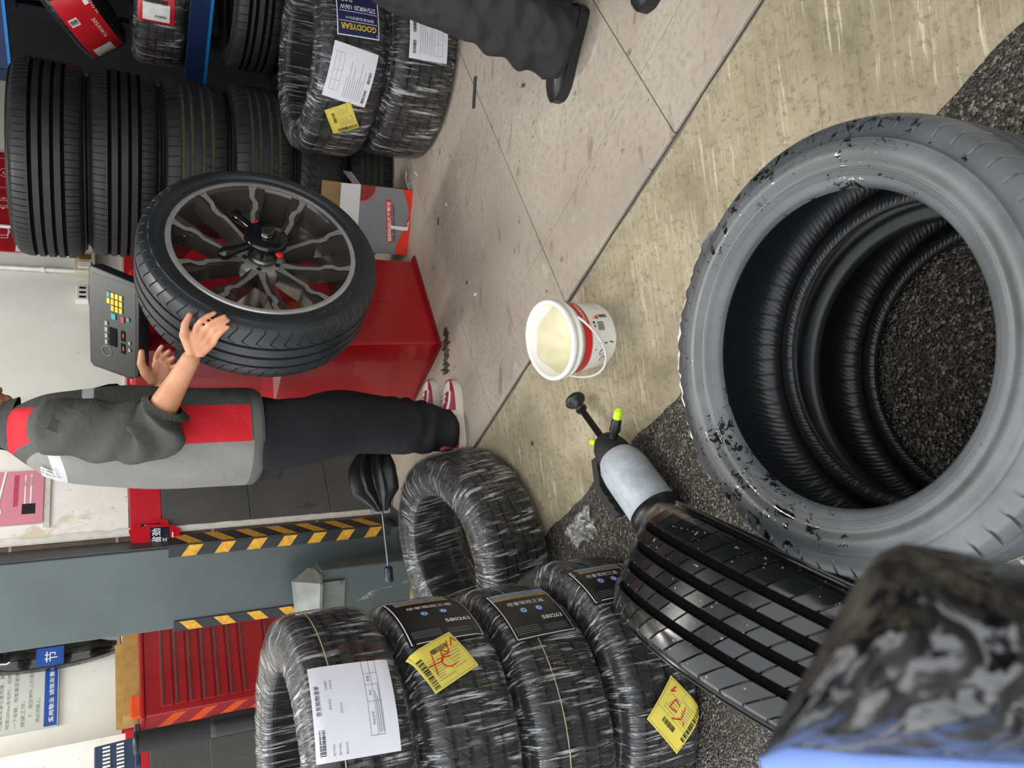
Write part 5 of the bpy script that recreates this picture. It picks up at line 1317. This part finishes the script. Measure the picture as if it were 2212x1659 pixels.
def interp_rows(rows, n):
    "resample (z-ordered) rows with catmull"
    flat_ = [np.concatenate([np.array(c, float), [a, b_, p]]) for c, a, b_, p in rows]
    out = []; P = [2*flat_[0]-flat_[1]]+flat_+[2*flat_[-1]-flat_[-2]]
    tot = len(rows)-1
    for k in range(n):
        t_ = k/(n-1)*tot; i = min(int(t_), tot-1); u = t_-i; p0, p1, p2, p3 = P[i:i+4]
        q = .5*((2*p1)+(p2-p0)*u+(2*p0-5*p1+4*p2-p3)*u*u+(3*p1-p0-3*p2+p3)*u**3); out.append((q[:3], q[3], q[4], q[5]))
    return out
def m_skin(name, c0, c1):
    t = NT(name); v = t.coord('Object'); f = t.noise(v, 22, 4, .6)
    t.set(t.ramp(f, [(.3, c0), (.7, c1)]), .5, spec=.35); t.b.inputs['Subsurface Weight'].default_value = .12; t.b.inputs['Subsurface Radius'].default_value = (.01, .004, .002)
    t.bump(t.noise(v, 160, 3), .12, .001); return t.m
SKIN = m_skin('skin', '#b87f5f', '#cc9472'); HAIR = mat('black_hair', '#16130f', .5, bump=.4)
def head(mb, c, f, l):
    u = np.cross(f, l); R = np.stack([f, l, u], 1)
    ball(mb, c+u*.03, .095, (1.0, .80, 1.08), R); ball(mb, c+f*.022-u*.045, .068, (.95, .82, 1.0), R); ball(mb, c+f*.060-u*.085, .024, (1, 1.1, .9), R)
    chain(mb, [c+f*.092+u*.015, c+f*.112-u*.02], [.010, .014]); ball(mb, c+f*.09-u*.055, .014, (.6, 1.6, .5), R)
    for s in (-1, 1):
        ball(mb, c+l*s*.078-u*.005-f*.005, .030, (.7, .28, 1.05), R); ball(mb, c+f*.078+l*s*.032+u*.02, .012, (.7, 1.2, .6), R)
def cloth(name, col, fs=14, fstr=.45, rough=.8):
    t = NT(name); v = t.coord('Object'); a = t.noise(v, 5, 3); w_ = t.noise(v, fs, 3, .55, 1.0)
    c = lin(col)[:3]; t.set(t.ramp(a, [(.3, tuple(x*.85 for x in c)), (.7, tuple(min(1, x*1.1) for x in c))]), rough, spec=.25)
    t.bump(t.math('ADD', w_, t.math('MULTIPLY', t.noise(v, 500, 2), .04)), fstr, .012); return t.m
JK_D = cloth('dark_grey_twill', '#4a4b48', 16, .5); TRO = cloth('black_cotton', '#1f2022', 9, .5, .85); TRO2 = cloth('washed_black_cotton', '#2a2a2b', 11, .8, .8)

def sneaker(parent_frame, parent, mats, L=.285, scale=1.0, plain=False):
    "x forward from heel, y left, z up; mats upper, overlay, sole, lace"
    MU, MO, MS, ML = mats
    e = obj_e = None
    prof = [(.0, .026, .060, .095), (.015, .034, .055, .100), (.06, .038, .040, .105), (.11, .038, .030, .100), (.15, .041, .026, .082), (.19, .045, .022, .064), (.225, .047, .020, .056), (.255, .041, .020, .048), (.275, .028, .020, .040), (.285, .010, .020, .032)]
    k = L/.285
    rows = []
    for x, w_, _, h_ in prof:
        rows.append((x*k, w_*k, h_*k))
    xs_ = np.linspace(0, 1, 30); X = np.interp(xs_, np.linspace(0, 1, len(rows)), [r[0] for r in rows]); Wd_ = np.interp(xs_, np.linspace(0, 1, len(rows)), [r[1] for r in rows]); Hh = np.interp(xs_, np.linspace(0, 1, len(rows)), [r[2] for r in rows])
    na = 22; zb = .022
    def pt(i, j, off=0.0):
        a = PI*j/(na-1); w_ = Wd_[i]+off; h_ = Hh[i]-zb+off
        return (X[i]+(off if i > 24 else 0), w_*math.copysign(abs(math.cos(a))**.62, math.cos(a)), zb+h_*abs(math.sin(a))**.75)
    b = MB(); b.grid([[pt(i, j) for j in range(na)] for i in range(30)]); up = b.build('upper', MU, parent); up.matrix_local = parent_frame
    if not plain:
        sel = lambda i, j: (i >= 20 and (j <= 4 or j >= na-6)) or (i >= 27) or (i <= 6) or (11 <= i <= 19 and (6 <= j <= 8 or na-10 <= j <= na-8)) or (13 <= i <= 21 and (j <= 3 or j >= na-5))
        b = MB(); vs_ = [[pt(i, j, .0022) for j in range(na)] for i in range(30)]
        fs_ = []; 
        for i in range(29):
            for j in range(na-1):
                if sel(i, j): fs_.append((i*na+j, (i+1)*na+j, (i+1)*na+j+1, i*na+j+1))
        b.add([p for r in vs_ for p in r], fs_, 0); b.build('overlay', MO, up)
        for q in range(5):
            i = 12+q*2; b = MB(); b.tube([pt(i, j, .004) for j in (8, 9, 10, 11, 12, 13)], .0028, 6); b.build('lace', ML, up)
    b = MB(); oo = []
    for i in range(30): oo.append((X[i], Wd_[i]+.005))
    outl = [(x, w_) for x, w_ in oo]+[(oo[-1][0]+.006, 0)]+[(x, -w_) for x, w_ in oo[::-1]]+[(-.006, 0)]
    b.prism(outl, 0, .030); so = b.build('sole', MS, parent); so.matrix_local = parent_frame
    mod = so.modifiers.new('soft_edges', 'BEVEL'); mod.width = .004; mod.segments = 2; mod.limit_method = 'ANGLE'; mod.angle_limit = math.radians(50)
    return up

# ---------------------------------------------------------------- the worker at the balancer
F1 = nrm((.95, .31, 0)); L1 = np.array([-F1[1], F1[0], 0]); O1 = np.array([-.165, 2.79, 0])
def PW(x, y, z): return O1+F1*x+L1*y+ZX*z
wk = empty('person', loc=(0, 0, 0), label='person in grey and red work jacket spinning wheel on the balancer', cat='person')
sR, sL = PW(.0, -.175, 1.375), PW(.0, .175, 1.375)
eR = gy(318, 938, 2.53); wR = gy(412, 776, 2.41)
eL = PW(.06, .22, 1.08); wL = gy(352, 832, 2.74)
b = MB()
# torso, neck, head
ell_loft(b, interp_rows([(PW(-.03, 0, .78), .11, .15, 2.3), (PW(-.03, 0, 1.0), .10, .14, 2.3), (PW(-.01, 0, 1.25), .105, .16, 2.3), (PW(.0, 0, 1.37), .085, .15, 2.2), (PW(.02, 0, 1.44), .055, .065, 2)], 14), F1, L1, 28)
chain(b, [PW(.02, 0, 1.40), PW(.045, 0, 1.48), PW(.065, 0, 1.55)], [.060, .055, .055])
fh = nrm(F1*.88-ZX*.42); head(b, PW(.108, 0, 1.575), fh, L1)
# legs under the trousers
for s, ank in ((-1, np.array([-.145, 2.69, .10])), (1, np.array([-.13, 2.90, .10]))):
    chain(b, [PW(-.02, s*.085, .80), PW(.01, s*.085, .45)*.5+.5*np.array([ank[0], ank[1], .45])+np.array([.01, 0, 0]), ank, ank-ZX*.05], [.080, .052, .038, .036])
def hand(mb, wrist, elbow, shoulder, fingers, thumb, palm_pts, rp=.013):
    chain(mb, [shoulder, elbow], [.050, .040]); chain(mb, [elbow, elbow*.66+wrist*.34, elbow*.3+wrist*.7, wrist], [.041, .043, .033, .027], 18)
    for base, mid, mid2, tip, r in fingers:
        chain(mb, [wrist*.55+base*.45, base], [.016, r*1.35], 12)
        chain(mb, [base, mid, mid2, tip], [r*1.22, r*1.12, r, r*.86], 12)
    chain(mb, thumb[0], thumb[1], 12)
    for p in palm_pts: ball(mb, p, rp)
def fin(pb, pt_, yb, yt, bulge, r):
    B0 = gy(*pb, yb); T0 = gy(*pt_, yt); up_ = np.array([0, -.6, .8])
    m1 = B0*.60+T0*.40+up_*bulge; m2 = B0*.26+T0*.74+up_*bulge*.7
    return (B0, m1, m2, T0, r)
fR = [fin((426, 704), (463, 676), 2.352, 2.318, .010, .0078), fin((441, 714), (485, 683), 2.350, 2.315, .011, .0080), fin((453, 726), (493, 692), 2.352, 2.312, .010, .0077), fin((462, 741), (493, 706), 2.356, 2.306, .008, .0068)]
tR = ([gy(412, 752, 2.39), gy(398, 724, 2.372), gy(400, 700, 2.362), gy(410, 680, 2.352)], [.018, .0145, .0115, .0085])
pal = [gy(430, 735, 2.375), gy(442, 742, 2.375), gy(420, 730, 2.375), gy(436, 726, 2.365), gy(425, 750, 2.385)]
hand(b, wR, eR, sR+np.array([-.01, .035, -.05]), fR, tR, pal, .015)
fL = [fin((338, 775), (350, 748), 2.735, 2.69, .004, .0085), fin((350, 778), (366, 758), 2.73, 2.68, .004, .0085), fin((362, 785), (376, 772), 2.725, 2.675, .003, .0082), fin((368, 797), (385, 788), 2.72, 2.67, .003, .0072)]
tL = ([gy(330, 820, 2.73), gy(315, 805, 2.72), gy(305, 785, 2.71), gy(306, 760, 2.70)], [.019, .017, .0135, .0095])
palL = [gy(340, 800, 2.735), gy(352, 800, 2.735), gy(345, 815, 2.735), gy(330, 808, 2.73), gy(358, 812, 2.735), gy(340, 788, 2.735)]
hand(b, wL, eL, sL+np.array([-.01, -.035, -.05]), fL, tL, palL, .017)
body = remeshed('body', b, [SKIN], .0034, 3, wk)
# nails
NAIL = mat('finger_nail', '#d9a58c', .35)
hh = MB(); ball(hh, PW(.090, 0, 1.632), .102, (1.02, .86, .98), np.stack([fh, L1, np.cross(fh, L1)], 1)); hr = remeshed('hair', hh, [HAIR], .006, 2, body)
# jacket: torso loft with masks for the coloured panels
rows = interp_rows([(PW(-.015, 0, .735), .150, .185, 2.4), (PW(-.015, 0, .76), .158, .195, 2.4), (PW(-.012, 0, .85), .160, .20, 2.4), (PW(-.008, 0, 1.0), .160, .198, 2.4), (PW(.0, 0, 1.14), .157, .20, 2.4), (PW(.004, 0, 1.26), .143, .205, 2.4), (PW(.010, 0, 1.35), .122, .195, 2.3), (PW(.022, 0, 1.42), .088, .145, 2.2), (PW(.036, 0, 1.462), .066, .082, 2), (PW(.046, 0, 1.482), .062, .072, 2)], 90)
def jfold(u, th):
    z_ = u*8
    return .016*math.sin(3*th+2.0+z_*1.1)*math.sin(z_*1.7+th)+.010*math.sin(7*th-z_*2.3)*(.4+.6*math.sin(z_*.9)**2)+(.006*math.sin(46*th) if u < .035 else 0)
b = MB(); ell_loft(b, rows, F1, L1, 120, jfold, False)
V = np.array(b.v); loc = V-O1; lx = loc@F1; ly = loc@L1; lz = loc[:, 2]
def m_jacket():
    t = NT('panelled_work_jacket')
    def att(n_): a = t.n('ShaderNodeAttribute'); a.attribute_name = n_; return a.outputs['Fac']
    v = t.coord('Object'); a = t.noise(v, 5, 3)
    def tone(c): c = lin(c)[:3]; return t.ramp(a, [(.3, tuple(x*.88 for x in c)), (.7, tuple(min(1, x*1.08) for x in c))])
    base = t.mix(t.step(att('back'), -.001, .001), tone('#4d4e4b'), tone('#84827e'))
    base = t.mix(t.step(att('red'), -.001, .001), base, tone('#cc202c'))
    base = t.mix(t.step(att('refl'), -.001, .001), base, '#c3c5c6')
    base = t.mix(t.step(att('hem'), -.001, .001), base, tone('#60605d'))
    t.set(base, .75, spec=.3); w_ = t.noise(v, 13, 3, .55, .8)
    t.bump(t.math('ADD', w_, t.math('MULTIPLY', t.noise(v, 500, 2), .04)), .45, .012); return t.m
jme = b.mesh('jacket', [m_jacket()])
def setatt(n_, vals): a = jme.attributes.new(n_, 'FLOAT', 'POINT'); a.data.foreach_set('value', np.ascontiguousarray(vals, dtype=np.float32))
setatt('back', -.072-lx)
zt = 1.16
redside = np.minimum.reduce([lx+.076, .047-lx, zt-lz, lz-.778, np.abs(ly)-.05])
yoke = np.minimum.reduce([lx+.045, .050-lx+.3*(lz-1.36), lz-1.30, 1.458-lz])
setatt('red', np.maximum(redside, yoke))
rb1 = .015-np.abs(lz-1.315-.35*(lx+.14)); rb1 = np.minimum(rb1, -.03-lx)
rb2 = np.minimum(.016-np.abs(lz-1.245), lx-.075)
setatt('refl', np.maximum(rb1, rb2)); setatt('hem', .772-lz)
jk = obj('jacket', jme, wk)
# sleeves
def sleeve(S, E, T, name='sleeve', r=(.098, .088, .080, .074, .052)):
    b = MB(); pts = [S-(E-S)*.02, S+(E-S)*.10, S*.6+E*.4, S*.25+E*.75, E, E*.72+T*.28, E*.60+T*.40]; rr = [.050, .082, .088, .090, .086, .074, .050]
    P_ = catmull(pts, 9); Rr = np.interp(np.linspace(0, len(pts)-1, len(P_)), range(len(pts)), rr)
    n = 72; rs = []; u_ = None; N = len(P_)
    for i in range(N):
        d = nrm(P_[min(i+1, N-1)]-P_[max(i-1, 0)])
        if u_ is None: u_ = np.cross(d, ZX)
        u_ = nrm(u_-d*(u_@d)); w_ = np.cross(d, u_); f = i/(N-1); ring = []
        for j in range(n):
            a = 2*PI*j/n
            fo = 1+(.26*max(0, f-.18))*math.sin(f*34+2.4*math.sin(a+1)+a)+.07*math.sin(f*21+3*a)*min(1, f*2)
            if f > .90: fo = 1+.03*math.sin(26*a)
            ring.append(P_[i]+Rr[i]*fo*(math.cos(a)*u_+math.sin(a)*w_))
        rs.append(ring)
    b.rings(rs, 0, False); o = b.build(name, JK_D, jk); return o
sleeve(sR, eR+np.array([0, -.01, -.005]), wR); sleeve(sL, eL, wL)
# collar, pocket flap
b = MB(); cr = []
for k in range(40):
    a = -2.5+5.0*k/39; cr.append([PW(.05+.070*math.cos(a), .078*math.sin(a), 1.455+.008*math.cos(a)), PW(.050+.072*math.cos(a), .080*math.sin(a), 1.488-.016*math.cos(a)), PW(.052+.086*math.cos(a), .094*math.sin(a), 1.448-.016*math.cos(a))])
b.grid(cr); b.build('collar', JK_D, jk)
b = MB(); b.grid([[PW(.139+.002*(i % 2), -.10+.02*i, 1.225), PW(.150, -.10+.02*i, 1.19), PW(.152, -.10+.02*i, 1.165-.012*math.sin(PI*i/4))] for i in range(5)]); b.build('pocket_flap', JK_D, jk)
b = MB(); b.box(tuple(sR*.78+eR*.22+np.array([-.0, -.088, .0])), (.030, .004, .06), R=rotz(.2)@roty(.5)); b.build('arm_patch', JK_D, jk)
# name on the back
bkp = PW(-.137, -.05, 1.34); exb = nrm(L1*-1*0+(-L1)); 
V_, F_, w_, h_ = text_mesh('慧枫', .01)
def backmap(x, y, off=0):
    ly_ = .005-x; z_ = 1.325+y
    r_ = [q for q in rows if True]; zz = [q[0][2] for q in r_]; aa = float(np.interp(z_, zz, [q[1] for q in r_])); bb = float(np.interp(z_, zz, [q[2] for q in r_])); cxx = float(np.interp(z_, zz, [float((q[0]-O1)@F1) for q in r_]))
    k = (1-min(.98, abs(ly_)/bb)**2.4)**(1/2.4); return tuple(PW(cxx-aa*k-.010-off, ly_, z_))
pr = MB(); sc = .048/h_; pr.add([backmap(x*sc, y*sc) for x, y in V_], F_, 0, False); pr.build('white_print', INKW, jk)
# trousers
b = MB()
ell_loft(b, [(PW(-.03, 0, .66), .13, .165, 2.3), (PW(-.02, 0, .74), .135, .17, 2.3), (PW(-.02, 0, .82), .12, .155, 2.3)], F1, L1, 40)
def leg(mb, hip, knee, ank, r):
    P_ = [hip, hip*.5+knee*.5, knee, knee*.5+ank*.5, ank]
    rows_ = interp_rows([(p, a, c, 2.2) for p, (a, c) in zip(P_, r)], 40)
    ell_loft(mb, rows_, F1, L1, 44)
aR = np.array([-.168, 2.680, .050]); aL = np.array([-.150, 2.905, .065])
leg(b, PW(-.035, -.085, .74), np.array([-.145, 2.705, .42]), aR, [(.115, .092), (.112, .098), (.100, .095), (.094, .090), (.082, .078)])
leg(b, PW(-.03, .085, .74), np.array([-.115, 2.885, .42]), aL, [(.110, .092), (.108, .095), (.094, .088), (.090, .085), (.086, .08)])
def tfold(p):
    q = Vector((p.x*7, p.y*7, p.z*2.2)); return .008*(1-2*abs(mnoise.noise(q)))+.010*max(0, .28-p.z)/.28*math.sin(p.z*75+p.x*14+4*mnoise.noise(p*9))
remeshed('trousers', b, [TRO], .008, 3, wk, tfold)
# shoes
CRIM = mat('crimson_leather', '#96203f', .45, var=.1, bump=.15); WLEA = mat('white_leather', '#d8d2c6', .5, var=.05, bump=.1); SOLE = mat('white_rubber_sole', '#cfc9ba', .6, var=.08)
for heel, toe in ((np.array([-.245, 2.648, .0]), gz(985, 822)), (np.array([-.235, 2.872, .0]), gz(938, 822))):
    d = nrm(np.array([toe[0]-heel[0], toe[1]-heel[1], 0])); tl2 = float(np.linalg.norm((toe-heel)[:2]))
    sneaker(frame((heel[0], heel[1], .003), d, np.array([-d[1], d[0], 0]), ZX), wk, (WLEA, CRIM, SOLE, WLEA), L=max(.26, tl2))

# ---------------------------------------------------------------- second person at the right edge
F2 = nrm((-.80, .60, 0)); L2 = np.array([-F2[1], F2[0], 0])
p2 = empty('person', loc=(0, 0, 0), label='person in black trousers and black shoes standing beside the film-wrapped wide tyres', cat='person')
hipF = np.array([1.29, 1.93, .90]); hipB = np.array([1.41, 1.72, .90])
kF = np.array([1.15, 1.985, .50]); aF = np.array([.965, 1.865, .085]); kB = np.array([1.24, 1.66, .48]); aB = np.array([1.10, 1.50, .085])
c2 = (hipF+hipB)/2
b = MB()
chain(b, [hipF-ZX*.07, kF, aF, aF-ZX*.05], [.06, .055, .042, .038]); chain(b, [hipB-ZX*.07, kB, aB, aB-ZX*.05], [.06, .055, .042, .038])
def P2W(x, y, z): return np.array([c2[0], c2[1], 0])+F2*x+L2*y+ZX*z
ell_loft(b, interp_rows([(P2W(0, 0, .84), .11, .15, 2.3), (P2W(0, 0, 1.1), .10, .14, 2.3), (P2W(0, 0, 1.32), .11, .16, 2.3), (P2W(0, 0, 1.44), .080, .13, 2.2), (P2W(0, 0, 1.52), .055, .065, 2)], 14), F2, L2, 28)
chain(b, [P2W(0, 0, 1.48), P2W(.02, 0, 1.6)], [.058, .055]); head(b, P2W(.035, 0, 1.68), F2, L2)
for s in (-1, 1):
    S_, E_, H_ = P2W(0, s*.19, 1.46), P2W(-.03, s*.24, 1.17), P2W(.06, s*.25, .93)
    chain(b, [P2W(0, s*.165, 1.41), E_, H_], [.042, .036, .028])
    dn_ = nrm(H_-E_)
    for k in range(4):
        B0 = H_+dn_*.075+F2*(.03-.02*k); chain(b, [H_+dn_*.01, B0, B0+dn_*.04+L2*-s*.008, B0+dn_*.072+L2*-s*.022], [.018, .012, .009, .0075], 10)
    chain(b, [H_, H_+F2*.035+dn_*.03, H_+F2*.045+dn_*.07], [.018, .012, .009], 10)
bd2 = remeshed('body', b, [SKIN], .006, 4, p2)
hh = MB(); ball(hh, P2W(.02, 0, 1.735), .102, (1.02, .86, .98), np.stack([F2, L2, ZX], 1)); remeshed('hair', hh, [HAIR], .008, 2, bd2)
b = MB(); ell_loft(b, interp_rows([(P2W(0, 0, .86), .15, .19, 2.4), (P2W(0, 0, 1.1), .15, .19, 2.4), (P2W(0, 0, 1.34), .145, .20, 2.4), (P2W(0, 0, 1.46), .11, .18, 2.3), (P2W(.01, 0, 1.54), .065, .075, 2)], 40), F2, L2, 72, jfold, False); jk2 = b.build('jacket', JK_D, p2)
for s in (-1, 1):
    b = MB(); S_, E_, H_ = P2W(0, s*.185, 1.45), P2W(-.03, s*.245, 1.17), P2W(.05, s*.252, .97); P_ = catmull([S_, S_*.5+E_*.5, E_, H_], 8); b.tube(P_, list(np.linspace(.098, .060, len(P_))), 24, cap=False); b.build('sleeve', JK_D, jk2)
b = MB()
ell_loft(b, [(P2W(0, 0, .78), .14, .18, 2.3), (P2W(0, 0, .88), .14, .175, 2.3), (P2W(0, 0, .96), .13, .165, 2.3)], F2, L2, 40)
def leg2(mb, hip, knee, ank, r):
    P_ = [hip, hip*.5+knee*.5, knee, knee*.5+ank*.5+np.array([.01, .0, .0]), ank]
    ell_loft(mb, interp_rows([(p, a, c, 2.2) for p, (a, c) in zip(P_, r)], 40), F2, L2, 44)
leg2(b, hipF, kF, aF+np.array([.01, -.01, -.02]), [(.12, .10), (.115, .10), (.105, .095), (.104, .092), (.105, .085)])
leg2(b, hipB, kB, aB+np.array([0, 0, -.045]), [(.12, .10), (.118, .10), (.11, .095), (.11, .095), (.105, .085)])
def tfold2(p):
    q = Vector((p.x*9, p.y*9, p.z*6)); return .011*(1-2*abs(mnoise.noise(q)))+.008*(1-2*abs(mnoise.noise(Vector((p.x*14-p.z*9, p.y*14, p.z*16)))))+.008*max(0, .5-p.z)/.5*math.sin(p.z*70+p.x*25+6*mnoise.noise(p*7))
remeshed('trousers', b, [TRO2], .007, 2, p2, tfold2)
SH = mat('black_shoe_leather', '#202224', .35, var=.1); SHS = mat('black_shoe_sole', '#17181a', .5)
for heel, toe in ((np.array([1.055, 1.80, 0]), gz(1212, 212)), (np.array([1.19, 1.40, 0]), gz(1400, 26))):
    d = nrm(np.array([toe[0]-heel[0], toe[1]-heel[1], 0])); tl2 = float(np.linalg.norm((toe-heel)[:2]))
    sneaker(frame((heel[0], heel[1], .003), d, np.array([-d[1], d[0], 0]), ZX), p2, (SH, SH, SHS, SH), L=max(.26, tl2), plain=True)
